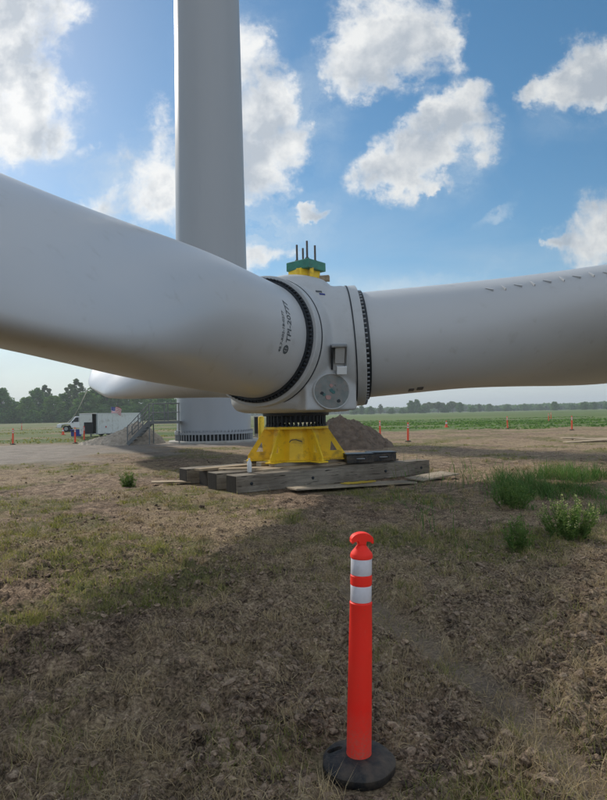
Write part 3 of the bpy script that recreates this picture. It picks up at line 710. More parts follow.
# ---------------------------------------------------------------- timber mat, boards and the things lying on it
MA = math.atan2(15.12 - 12.06, 3.17 + 1.41); ex = Vector((math.cos(MA), math.sin(MA), 0)); ey = Vector((-math.sin(MA), math.cos(MA), 0)); C0 = Vector((-1.41, 12.12, 0))
def mat_pt(u, v, z=0): p = C0 + ex * u + ey * v; return (p.x, p.y, z)
def build_timbers():
    src = None; labs = ['weathered grey square timber nearest the camera, front edge of the hub mat', 'square timber second from the front in the mat under the yellow stand', 'square timber third from the front in the mat, behind the yellow stand', 'square timber farthest back in the mat under the hub']
    for i, (v, u0, L) in enumerate(((.0, 0, 5.55), (.84, -.04, 5.3), (1.62, .10, 5.4), (2.36, -.10, 5.3))):
        b = MB(); W = .46; Hh = .36
        nx = 24
        vs = []; rr = random.Random(i)
        for k in range(nx + 1):
            x = -L / 2 + L * k / nx; j = rr.uniform(-.006, .006)
            vs += [(x, -W / 2 + j, 0), (x, W / 2 + j, 0), (x, W / 2 + j, Hh + rr.uniform(-.006, .004)), (x, -W / 2 + j, Hh + rr.uniform(-.006, .004))]
        fs = []
        for k in range(nx):
            for q in range(4): a = k * 4 + q; a2 = k * 4 + (q + 1) % 4; fs.append((a, a2, a2 + 4, a + 4))
        fs += [(3, 2, 1, 0), (nx * 4, nx * 4 + 1, nx * 4 + 2, nx * 4 + 3)]
        t = empty('timber_beam', mat_pt(u0 + L / 2, v + W / 2, -.005), MA, labs[i], 'timber beam', 'square timbers of the mat under the hub')
        b.add(vs, fs).build('beam', M['wood_dark'], t, bevel=.012)
        for sx in (-1, 1): MB().box((sx * (L / 2 + .002), 0, Hh / 2), (.012, W - .03, Hh - .03)).build('end_grain', M['wood_end'], t)
        for xx in (-L / 2 + .35, -L / 2 + 1.9, L / 2 - 1.5, L / 2 - .3): MB().lathe([(.035, 0), (.035, .015), (.0, .02)], 10, Matrix.Translation((xx, -W / 2 + .0, Hh * .5)) @ Matrix.Rotation(math.pi / 2, 4, 'X')).build('bolt_head', M['dark'], t)
    def board(u0, v0, L, W, z, th, rz, m, name, lab, cat='board', tilt=(0, 0)):
        x, y, _ = mat_pt(u0, v0); o = MB().box((0, 0, th / 2), (L, W, th)).build(name, m, None, bevel=.004)
        o.location = (x, y, z); o.rotation_euler = (tilt[0], tilt[1], MA + rz); return tag(o, lab, cat)
    # boards on top of the timbers that carry the stand
    board(2.35, .62, 3.0, .26, .353, .05, R_(3), M['wood_light'], 'plank', 'pale sawn plank across the timbers in front of the yellow stand', 'plank')
    board(1.05, 1.05, 1.7, .30, .353, .045, R_(-32), M['wood_light'], 'plank', 'short pale plank at the left foot of the yellow stand', 'plank')
    board(1.0, 1.9, 2.2, .28, .353, .05, R_(8), M['wood_light'], 'plank', 'pale plank on the back timbers left of the stand', 'plank')
    for i, (vv, lb) in enumerate(((.95, 'front flat timber packer between the mat and the yellow stand'), (1.55, 'middle flat timber packer between the mat and the yellow stand'), (2.2, 'rear flat timber packer between the mat and the yellow stand'))):
        board(2.45, vv, 2.1, .24, .354, .115, 0, M['ply'], 'packer_board', lb, 'packer')
    # plywood on the soil in front
    p = MB().box((0, 0, .02), (2.9, .62, .035)).build('plywood_sheet', M['ply'], None, bevel=.004); p.location = (1.02, 12.75, .03); p.rotation_euler = (R_(-2), R_(1), R_(24)); tag(p, 'long weathered plywood strip lying on the soil before the front timber', 'plywood sheet')
    p = MB().box((0, 0, .02), (1.35, .55, .035)).build('plywood_sheet', M['ply'], None, bevel=.004); p.location = (3.0, 14.0, .05); p.rotation_euler = (R_(2), R_(-2), R_(38)); tag(p, 'short tilted plywood strip at the right end of the front timber', 'plywood sheet')
    p = MB().box((0, 0, .02), (.9, .35, .035)).build('plywood_sheet', M['wood_light'], None, bevel=.004); p.location = (-3.2, 14.1, .03); p.rotation_euler = (0, R_(2), R_(15)); tag(p, 'small pale board on the soil at the left end of the rear timbers', 'board')
    # loose yellow strap on the plywood
    pts = []
    for i in range(90):
        a = i * .52; pts.append((1.15 + .0075 * i * math.cos(.4) - .3 + .10 * math.cos(a) + .04 * math.sin(i * 1.7), 12.84 + .0035 * i - .16 + .07 * math.sin(a) * (1 + .4 * math.sin(i * .9)), .085 + .0125 * abs(math.sin(i * .7))))
    tag(MB().tube(pts, .014, 5).build('lifting_strap', M['strap'], None, smooth=True), 'tangle of yellow strap lying on the plywood in front of the timber', 'strap')
    # two dark rubber blocks
    src = None
    for i, (u, w, lb) in enumerate(((3.62, .68, 'dark block on the timbers right beside the yellow stand'), (4.36, .68, 'dark block on the timbers, the one nearer the right end'))):
        t = empty('rubber_block', mat_pt(u, .52, .362), R_(6) + (0 if i else .03), lb, 'rubber block')
        MB().box((0, 0, .12), (w, .5, .20)).build('body', M['rubber'], t, bevel=.02)
        MB().box((0, 0, .235), (w + .02, .52, .03)).build('lid', M['dark'], t, bevel=.01)
        MB().tube([(-.1, -.262, .12), (-.1, -.30, .13), (.1, -.30, .13), (.1, -.262, .12)], .012, 6).build('handle', M['steel'], t)
    b = empty('plastic_bottle', (-1.2, 12.8, .368), 0, 'clear white plastic bottle standing on the left end of the front timber', 'bottle')
    MB().lathe([(.045, 0), (.05, .01), (.05, .19), (.04, .23), (.018, .26), (.018, .28)], 16).build('body', M['bottle'], b, auto=40); MB().lathe([(.021, .275), (.021, .30), (0, .302)], 12).build('cap', M['white'], b)
build_timbers()

# ---------------------------------------------------------------- delineator posts and cones
def make_post(simple=False):
    t = empty('delineator_post', (POST[0], POST[1], 0), 0, 'tall orange post with two white bands standing nearest the camera on its black base', 'delineator post')
    # black base: flattened octagon with bevelled shoulder and a carrying slot
    n = 48; prof = [(.148, .0), (.158, .012), (.161, .046), (.146, .064), (.10, .074), (.058, .080), (.050, .078)]
    b = MB(); vs = []; fs = []
    for (r, z) in prof:
        for i in range(n):
            a = 2 * math.pi * i / n; k = 1 + .04 * abs(math.cos(2.5 * a + .4)) * (r / .15); vs.append((r * k * math.cos(a), r * k * math.sin(a), z))
    for j in range(len(prof) - 1):
        for i in range(n): k = (i + 1) % n; fs.append((j * n + i, j * n + k, (j + 1) * n + k, (j + 1) * n + i))
    fs.append(tuple(range(n))[::-1]); fs.append(tuple((len(prof) - 1) * n + i for i in range(n))); b.add(vs, fs)
    base = b.build('base', M['rubber'], t, auto=40)
    if not simple:
        cut = MB().box((0, 0, 0), (.075, .034, .2)).build('cutter', M['rubber'], None, bevel=.018); cut.location = (POST[0] - .098, POST[1] + .058, .07); cut.rotation_euler = (0, 0, R_(12))
        md = base.modifiers.new('slot', 'BOOLEAN'); md.operation = 'DIFFERENCE'; md.object = cut; md.solver = 'EXACT'
        bpy.context.view_layer.update(); me = bpy.data.meshes.new_from_object(base.evaluated_get(bpy.context.evaluated_depsgraph_get()))
        base.modifiers.clear(); base.data = me; bpy.data.objects.remove(cut)
    r0 = .051; col = M['orange'] if not simple else M['orange_far']
    tp = [(.0575, .070), (.057, .086), (.0565, .09), (.0545, .40), (.0525, .62), (.0505, .742), (.0515, .746), (.0515, .756), (.0475, .760), (.0475, .838), (.0495, .84), (.0495, .878), (.0475, .88), (.0475, .958), (.0515, .960), (.051, .972), (.048, .980), (.022, 1.012), (.017, 1.022), (.017, 1.034)]
    tube = MB().lathe(tp, 48).build('tube', col, t, auto=32)
    for (z0, z1) in ((.763, .835), (.883, .955)): MB().lathe([(.0477, z0), (.0482, z0 + .001), (.0482, z1 - .001), (.0477, z1)], 48, cap=False).build('reflective_band', M['reflect'], t, auto=40)
    # mushroom shaped grab handle: a half disc with thickness
    poly = [(-.050, 1.038), (-.052, 1.030), (-.048, 1.022), (-.044, 1.024), (-.036, 1.032), (-.020, 1.034), (-.0175, 1.026), (-.0175, 1.018), (.0175, 1.018), (.0175, 1.026), (.020, 1.034), (.036, 1.032), (.044, 1.024), (.048, 1.022), (.052, 1.030), (.050, 1.038)]
    poly += [(.052 * math.cos(a), 1.038 + .034 * math.sin(a)) for a in np.linspace(.12, math.pi - .12, 15)]
    MB().prism(poly, .045, Matrix.Rotation(math.pi / 2, 4, 'X')).build('grab_handle', col, t, bevel=.008)
    t.rotation_euler = (0, 0, R_(8))
    return t
post = make_post()
for ch in post.children:
    if not ch.name.startswith('base'): ch.rotation_euler = (0, R_(2.1), 0)
post.location = (POST[0], POST[1], -.018)
far = make_post(True)
spots = [(5.68, 32.4, 'orange post right of the dirt mound, the right and nearer one of the pair'), (4.85, 37.7, 'orange post just right of the dirt mound, the left one of the pair'),
         (17.3, 50.2, 'orange post alone at the edge of the green field, middle of the right side'), (19.9, 43.9, 'orange post farthest right in the field beyond the loose boards'),
         (-19.2, 38.9, 'orange post farthest left at the edge of the gravel'), (-14.9, 38.4, 'orange post on the gravel edge in front of the white trailer'), (-44.0, 92.0, 'tiny far orange post in the left field before the trees'),
         (31.5, 76.0, 'tiny far orange post in the green field at the right, the nearer of two specks'), (38.5, 92.0, 'tiny far orange post in the green field at the right, the farther of two specks'), (-16.4, 44.0, 'orange post by the open end of the white trailer')]
for i, (x, y, lb) in enumerate(spots):
    o = far if i == 0 else copy_tree(far)
    o.location = (x, y, gz(x, y) - .01); o.rotation_euler = (0, R_(random.Random(i).uniform(-2, 2)), i); tag(o, lb, 'delineator post', 'orange delineator posts round the site')
def make_cone():
    t = empty('traffic_cone', (0, 0, 0), 0, '', 'traffic cone')
    MB().box((0, 0, .02), (.36, .36, .04)).build('base', M['orange_far'], t, bevel=.01); MB().lathe([(.14, .04), (.03, .7), (.0, .705)], 20).build('body', M['orange_far'], t, auto=40)
    MB().lathe([(.093, .36), (.066, .52)], 20, cap=False).build('reflective_band', M['reflect'], t, smooth=True); return t
cone = make_cone()
for i, (x, y, lb) in enumerate(((14.1, 58.5, 'small orange cone on the green field behind the dirt mound'), (-24.5, 60.0, 'small orange cone in front of the white pickup truck'))):
    o = cone if i == 0 else copy_tree(cone); o.location = (x, y, gz(x, y)); tag(o, lb, 'traffic cone')

# ---------------------------------------------------------------- mounds
def mound(name, cx, cy, rx, ry, h, px, m, lab, seed, amp, clod):
    n = 110; g = np.linspace(-1.15, 1.15, n); X, Y = np.meshgrid(g, g)
    rr = np.hypot(X - px * (1 - np.hypot(X, Y)).clip(0, 1), Y); prof = np.clip(1.02 - np.sqrt(rr ** 2 + .035), 0, 1) ** .9
    x = X * rx; y = Y * ry
    nz = (fbm(x * 1.3 + seed, y * 1.3, 5, seed, .6) - .5) * amp * ss(1.1, .8, rr)
    c, v = cell(x * clod + seed, y * clod, seed + 3); c2, v2 = cell(x * clod * 2.7, y * clod * 2.7, seed + 8); nz = nz + np.maximum(0, .6 - c2) * v2 * .12 * ss(1.12, .9, rr) + np.maximum(0, .6 - c) * v * .22 * ss(1.12, .9, rr)
    z = h * prof + nz - .10 * ss(.9, 1.1, rr) - .02
    v_ = np.stack([x, y, z], -1).reshape(-1, 3); j, i = np.meshgrid(np.arange(n - 1), np.arange(n - 1), indexing='ij')
    q = np.stack([j * n + i, j * n + i + 1, (j + 1) * n + i + 1, (j + 1) * n + i], -1).reshape(-1)
    o = np_mesh(name, v_, q, 4, m, False); o.location = (cx, cy, 0); return tag(o, lab, 'mound')
mound('dirt_mound', 1.85, 27.2, 2.3, 2.0, 1.72, -.12, M['dirt_pile'], 'dark brown mound of dug earth behind the yellow stand', 3, .8, 3.4)
mound('gravel_mound', -11.45, 37.0, 2.7, 1.9, 1.5, .62, M['gravel_pile'], 'pale tan gravel mound sloping up to the foot of the steel stairs', 9, .22, 5)

# ---------------------------------------------------------------- trailer, flag, truck, tag line, bollard, box
def build_trailer():
    t = empty('cargo_trailer', (-17.9, 51.0, 0), R_(61), 'white enclosed box trailer with its end door open behind the gravel mound', 'trailer')
    L = 5.2; W = 2.15; H = 1.78; z0 = .22
    # front-left corner at local origin, body runs +x, width +y ; near end at x=0
    b = MB(); b.box((L / 2, W / 2, z0 + .03), (L, W, .06)); b.box((L / 2, .02, z0 + H / 2), (L, .04, H)); b.box((L / 2, W - .02, z0 + H / 2), (L, .04, H)); b.box((L - .02, W / 2, z0 + H / 2), (.04, W - .08, H))
    b.build('body', M['white'], t)
    MB().box((L / 2, W / 2, z0 + H + .02), (L + .06, W + .06, .05)).build('roof', M['white'], t, bevel=.015)
    MB().box((-.02, W * .62, z0 + H * .5), (.05, W * .74, H - .06)).build('end_door', M['white'], t, bevel=.01)
    MB().box((-.05, W * .45, z0 + .55), (.03, W * .52, 1.0)).build('doorway_shade', M['interior'], t)  # dark panel stands for the shade inside the open doorway
    for x in np.arange(.6, L, .62): MB().box((x, -.012, z0 + H / 2), (.05, .022, H - .1)).build('side_rib', M['white'], t)
    for x in (.0, L): MB().box((x, -.0, z0 + H / 2), (.09, .07, H)).build('corner_post', M['steel'], t)
    MB().box((1.0, -.03, z0 + .62), (.1, .03, .14)).build('marker_lamp', M['flag_red'], t)
    for x in (2.3, 3.2):
        for y in (.12, W - .12):
            w = MB().lathe([(.0, -.1), (.33, -.1), (.35, -.06), (.35, .06), (.33, .1), (0, .1)], 24, Matrix.Translation((x, y, .35)) @ Matrix.Rotation(math.pi / 2, 4, 'X')).build('wheel', M['tyre'], t, auto=40)
            MB().lathe([(0, -.112), (.2, -.112), (.2, -.09)], 16, Matrix.Translation((x, y, .35)) @ Matrix.Rotation(math.pi / 2, 4, 'X')).build('rim', M['steel'], w)
    for x in (.3, L - .4): MB().box((x, W / 2, z0 / 2), (.1, .1, z0)).build('support_leg', M['steel'], t)
build_trailer()
def build_flag():
    t = empty('flag', (-17.3, 53.2, 0), 0, 'United States flag with red and white stripes drooping above the white trailer roof', 'flag')
    MB().tube([(-.1, 0, 0), (-.1, 0, 3.0)], .03, 8).build('pole', M['steel'], t)
    def P(u, v):  # u along 0..1, v down 0..1
        return (-.08 + u * 1.55 - .12 * v * u, .10 * math.sin(u * 8 + v * 1.2) - .25 * u, 2.98 - v * .72 - .22 * u * u - .05 * math.sin(u * 7))
    nu = 26
    for s in range(13):
        mb = MB(); u0 = .42 if s < 7 else 0.0
        vs = []
        for i in range(nu + 1):
            u = u0 + (1 - u0) * i / nu; vs += [P(u, s / 13), P(u, (s + 1) / 13)]
        mb.add(vs, [(2 * i, 2 * i + 2, 2 * i + 3, 2 * i + 1) for i in range(nu)]); mb.build('stripe', M['flag_red' if s % 2 == 0 else 'flag_white'], t, smooth=True)
    vs = []
    for i in range(nu + 1):
        u = .42 * i / nu
        for j in range(5): vs.append(P(u, 7 / 13 * j / 4))
    c = MB().add(vs, [(i * 5 + j, i * 5 + 5 + j, i * 5 + 6 + j, i * 5 + 1 + j) for i in range(nu) for j in range(4)]).build('canton', M['flag_blue'], t, smooth=True)
    st = MB()
    for r in range(9):
        for q in range(6 if r % 2 == 0 else 5):
            u = (.035 + q * .07 + (0 if r % 2 == 0 else .035)) ; v = (r + 1) * 7 / 13 / 10; p = P(u, v)
            pts = []
            for k in range(10):
                rad = .018 if k % 2 == 0 else .007; an = math.pi / 2 + k * math.pi / 5; pts.append((p[0] + rad * math.cos(an), p[1] - .006, p[2] + rad * math.sin(an)))
            st.add(pts, [tuple(range(10))])
    st.build('stars', M['flag_white'], c)
build_flag()
[o for o in COL.objects if o.name == 'flag'][0].scale = (.62, .62, .88)
def build_truck():
    t = empty('pickup_truck', (-27.6, 73.5, 0), math.pi + R_(10), 'white pickup truck facing left in the field before the trees', 'pickup truck')
    # local: +x is the front
    def ext(poly, w, name, m, parent=t, y=0, bev=.05): return MB().prism(poly, w, Matrix.Translation((0, y, 0)) @ Matrix.Rotation(math.pi / 2, 4, 'X')).build(name, m, parent, bevel=bev)
    body = [(-2.8, .55), (-2.8, 1.12), (-.75, 1.12), (-.70, 1.15), (1.1, 1.15), (1.25, 1.12), (2.5, 1.02), (2.75, .9), (2.8, .55), (2.35, .5), (2.2, .85), (1.7, .95), (1.25, .85), (1.1, .48), (-1.2, .48), (-1.4, .85), (-1.8, .93), (-2.25, .85), (-2.4, .5)]
    ext(body, 1.9, 'body', M['car_white']); c = ext([(-.75, 1.13), (-.62, 1.82), (-.45, 1.9), (.55, 1.9), (.75, 1.85), (1.3, 1.14)], 1.72, 'cab', M['car_white'], bev=.06)
    for y in (-.868, .868): ext([(-.55, 1.22), (-.50, 1.76), (.20, 1.78), (.20, 1.22)], .02, 'window', M['glass'], t, y, 0); ext([(.26, 1.22), (.26, 1.78), (.60, 1.76), (1.02, 1.22)], .02, 'window', M['glass'], t, y, 0)
    MB().add([(1.21, -.74, 1.24), (1.21, .74, 1.24), (.80, .70, 1.80), (.80, -.70, 1.80)], [(0, 1, 2, 3)]).build('windscreen', M['glass'], t).location = (.03, 0, .02)
    for x in (1.72, -1.82):
        for y in (-.82, .82):
            w = MB().lathe([(0, -.12), (.36, -.12), (.40, -.08), (.40, .08), (.36, .12), (0, .12)], 24, Matrix.Translation((x, y, .40)) @ Matrix.Rotation(math.pi / 2, 4, 'X')).build('wheel', M['tyre'], t, auto=40)
            MB().lathe([(0, -.13), (.22, -.13), (.23, -.10), (.23, .10), (.22, .13), (0, .13)], 16, Matrix.Translation((x, y, .40)) @ Matrix.Rotation(math.pi / 2, 4, 'X')).build('rim', M['steel'], w, auto=40)
    MB().box((2.82, 0, .62), (.12, 1.86, .18)).build('bumper', M['steel'], t, bevel=.03); MB().box((2.79, 0, .84), (.04, 1.0, .2)).build('grille', M['interior'], t)
    for y in (-.75, .75): MB().box((2.74, y, .88), (.1, .3, .16)).build('headlight', M['bottle'], t, bevel=.03)
    for y in (-1.02, 1.02): MB().box((.95, y, 1.22), (.12, .18, .2)).build('mirror', M['interior'], t, bevel=.02)
    MB().box((-1.8, 0, 1.0), (1.8, 1.6, .2)).build('cargo_bed', M['interior'], t)
build_truck()
def build_small():
    t = empty('blue_bin', (-20.6, 53.4, 0), .2, 'low blue tool bin on the ground left of the white trailer', 'bin')
    MB().box((0, 0, .30), (.8, .6, .56), taper=1.08).build('body', M['blue'], t, bevel=.03); MB().box((0, 0, .62), (.9, .7, .07)).build('lid', M['blue'], t, bevel=.02)
    MB().box((-.2, -.36, .50), (.3, .04, .1)).build('handle', M['interior'], t)
    # tag line from the far blade to the ground by the truck
    P0 = Vector((-12.45, 34.0, 3.25)); P1 = Vector((-27.2, 68.0, 1.2)); pts = [P0.lerp(P1, k / 16) + Vector((0, 0, -.35 * math.sin(math.pi * k / 16))) for k in range(17)]
    tag(MB().tube(pts, .03, 6).build('tag_line', M['white'], None, smooth=True), 'pale tag line slanting from the far blade down to the pickup truck', 'rope')
    b = empty('bollard', (-2.75, 38.0, 0), 0, 'yellow steel bollard standing right of the tower base', 'bollard')
    MB().lathe([(.2, 0), (.2, 1.42), (.15, 1.5), (0, 1.53)], 24).build('post', M['yellow'], b, auto=35); MB().lathe([(.34, -.1), (.34, .06), (.2, .08)], 24).build('footing', M['concrete'], b, auto=35)
    c = empty('utility_cabinet', (-3.05, 39.8, 0), 0, 'small grey utility cabinet between the tower and the yellow bollard', 'cabinet')
    MB().box((0, 0, .85), (.6, .5, 1.3)).build('body', M['steel'], c, bevel=.02); MB().box((0, -.262, .9), (.5, .02, 1.1)).build('door', M['dark'], c); MB().box((0, 0, 1.52), (.68, .58, .05)).build('lid', M['white'], c); MB().box((0, 0, .1), (.7, .6, .24)).build('plinth', M['concrete'], c)
    for i, (x, y, r, L, lb) in enumerate(((13.75, 28.4, 4, 2.6, 'pale loose plank in the field at the right edge, the lower one'), (14.6, 28.9, -6, 2.8, 'pale loose plank lying across the other one at the right edge'), (13.3, 29.3, 12, 1.4, 'short loose plank behind the two long ones at the right edge'))):
        o = MB().box((0, 0, .02), (L, .42, .05)).build('loose_plank', M['wood_light'], None, bevel=.005); o.location = (x, y, gz(x, y) + .05 + .05 * i); o.rotation_euler = (R_(3), R_(2 * i - 2), R_(r)); tag(o, lb, 'plank')
build_small()

# ---------------------------------------------------------------- trees
def make_tree(name, h, spread, seed, m, leaves, lobes, size, base=.18, open_=.0):
    rg = np.random.default_rng(seed); t = empty(name, (0, 0, 0), 0, '', 'tree')
    tr = MB(); tr.tube([(0, 0, -.3), (.05 * h * .1, 0, h * .35), (0, .02 * h, h * .8)], h * .022, 7, h * .006)
    cs = []
    for i in range(lobes):
        f = (i + .5) / lobes; a = i * 2.4 + rg.uniform(-.4, .4); zz = h * (base + (1 - base) * f * .93); wr = spread * math.sin(math.pi * min(1, .22 + .72 * f)) * rg.uniform(.35, .8)
        c = np.array([wr * math.cos(a), wr * math.sin(a), zz]); cs.append((c, spread * rg.uniform(.28, .46) * (1.15 - .55 * f)))
        z0 = max(h * .12, zz * .62); tr.tube([(0, 0, z0), tuple(c * np.array([.5, .5, 0]) + [0, 0, (z0 + zz) / 2]), tuple(c)], h * .008, 5, h * .002)
    tr.build('trunk', M['bark'], t)
    per = leaves // lobes; V = []
    for c, r in cs:
        d = rg.normal(size=(per, 3)); d /= np.linalg.norm(d, axis=1)[:, None]; rad = r * rg.uniform(.25, 1.45, (per, 1)) ** .75
        p = c + d * rad * np.array([1, 1, .82]); n = rg.normal(size=(per, 3)) + d * .6; n /= np.linalg.norm(n, axis=1)[:, None]
        a = np.cross(n, [0, 0, 1.0]); a /= np.linalg.norm(a, axis=1)[:, None] + 1e-6; b = np.cross(n, a); s = size * rg.uniform(.5, 1.3, (per, 1))
        V.append(np.stack([p - a * s, p - b * s * .6, p + a * s * 1.1, p + b * s * .7], 1).reshape(-1, 3))
    V = np.concatenate(V); V[:, 2] = np.maximum(V[:, 2], .05); o = np_mesh('crown', V, np.arange(len(V)), 4, m); o.parent = t
    return t
kinds = [make_tree('broadleaf_tree', 18, 6.2, 1, M['leaf_a'], 3600, 22, .55, .08), make_tree('broadleaf_tree', 15, 6.5, 2, M['leaf_b'], 3400, 20, .55, .05), make_tree('slender_tree', 20, 4.4, 3, M['leaf_c'], 2300, 18, .5, .12),
         make_tree('bushy_tree', 10, 6.0, 4, M['leaf_a'], 2600, 14, .55, .0), make_tree('flat_topped_tree', 13, 7.0, 5, M['leaf_c'], 2400, 12, .6, .50)]
used = [False] * 5
def put(kind, x, y, s, sz, lab, grp):
    o = copy_tree(kinds[kind]) if used[kind] else kinds[kind]; used[kind] = True
    o.location = (x, y, 0); o.scale = (s, s, s * sz); o.rotation_euler = (0, 0, random.uniform(0, 6.28)); tag(o, lab, 'tree', grp)
random.seed(4)
# left tree line; x position in the photograph's terms is x/y
def ord_(i): return ['first', 'second', 'third', 'fourth', 'fifth', 'sixth', 'seventh', 'eighth', 'ninth', 'tenth', 'eleventh', 'twelfth', 'thirteenth', 'fourteenth', 'fifteenth', 'sixteenth', 'seventeenth', 'eighteenth', 'nineteenth', 'twentieth', 'twenty-first', 'twenty-second', 'twenty-third', 'twenty-fourth', 'twenty-fifth', 'twenty-sixth'][i]
desc = ['dark rounded', 'mid green rounded', 'tall thin airy', 'low dark bushy', 'high crowned spreading']
left = [(-.535, 300, 1, .95), (-.512, 285, 0, 1.0), (-.490, 300, 3, 1.15), (-.470, 280, 1, .80), (-.452, 300, 0, .98), (-.437, 306, 2, 1.02), (-.425, 280, 1, .92), (-.408, 292, 0, .85), (-.396, 300, 2, .98), (-.383, 290, 2, 1.08), (-.368, 280, 1, 1.0), (-.350, 300, 0, 1.15), (-.333, 285, 0, 1.0), (-.315, 290, 1, 1.05), (-.298, 300, 0, .9), (-.280, 285, 1, .9), (-.262, 300, 0, .85), (-.245, 288, 1, .85), (-.225, 300, 3, 1.1)]
for i, (u, y, k, s) in enumerate(left): put(k, u * y, y, s * .98, random.uniform(.95, 1.08), desc[k] + ' tree, ' + ord_(i) + ' from the left in the wood behind the truck', 'trees of the left wood')
low = [(u, 272 + (i % 3) * 5) for i, u in enumerate(np.linspace(-.56, -.20, 22))]
for i, (u, y) in enumerate(low): put(3, u * y, y, random.uniform(.62, .85), random.uniform(.8, 1.0), 'low bushy undergrowth tree, ' + ord_(i) + ' from the left along the foot of the wood', 'low trees along the foot of the left wood')
right = [(.085, 560, 1, .8), (.098, 570, 0, .7), (.112, 560, 3, .9), (.130, 565, 2, .72), (.148, 560, 3, .7), (.168, 570, 3, .75), (.182, 560, 0, .82), (.192, 575, 0, .86), (.203, 560, 3, 1.05), (.213, 575, 4, 1.12), (.228, 560, 4, 1.05), (.240, 570, 3, .9), (.252, 575, 4, 1.15), (.265, 560, 0, .75), (.285, 600, 3, .8), (.298, 610, 2, .62), (.315, 640, 1, .65), (.345, 650, 3, .85), (.375, 680, 3, .9), (.40, 690, 3, .8), (.425, 560, 1, .72), (.455, 640, 3, .85), (.475, 560, 3, .85), (.492, 565, 1, .66), (.515, 600, 3, .8), (.54, 560, 1, .7)]
for i, (u, y, k, s) in enumerate(right): put(k, u * y, y, s * .95, random.uniform(.72, .95), desc[k] + ' tree, ' + ord_(i) + ' from the left along the right horizon', 'trees along the right horizon')
def far_wood():
    rg = np.random.default_rng(12); V = []
    for (u0, u1, y0, h, n) in ((-.75, -.16, 330, 10, 9000), (-.2, .75, 900, 11, 14000), (.28, .60, 760, 9, 4000), (-1.6, -.75, 340, 13, 5000), (.72, 1.7, 620, 11, 5000)):
        u = rg.uniform(u0, u1, n); y = y0 + rg.uniform(-14, 14, n); prof = h * (.35 + .75 * fbm(u * y0 * .035, u * 0 + y0, 4, 6))
        x = u * y; z = prof * rg.uniform(0, 1, n) ** .8; s = rg.uniform(.7, 1.7, n)[:, None] * (y0 / 500)
        p = np.stack([x, y, z], 1); nn = rg.normal(size=(n, 3)); nn /= np.linalg.norm(nn, axis=1)[:, None]; a = np.cross(nn, [0, 0, 1.]); a /= np.linalg.norm(a, axis=1)[:, None]; b = np.cross(nn, a)
        V.append(np.stack([p - a * s, p - b * s, p + a * s, p + b * s], 1).reshape(-1, 3))
    V = np.concatenate(V); V[:, 2] = np.maximum(V[:, 2], 0); o = np_mesh('woods', V, np.arange(len(V)), 4, M['leaf_a']); tag(o, 'low far hedges and woods along the horizon', 'woods', None, 'stuff')
far_wood()

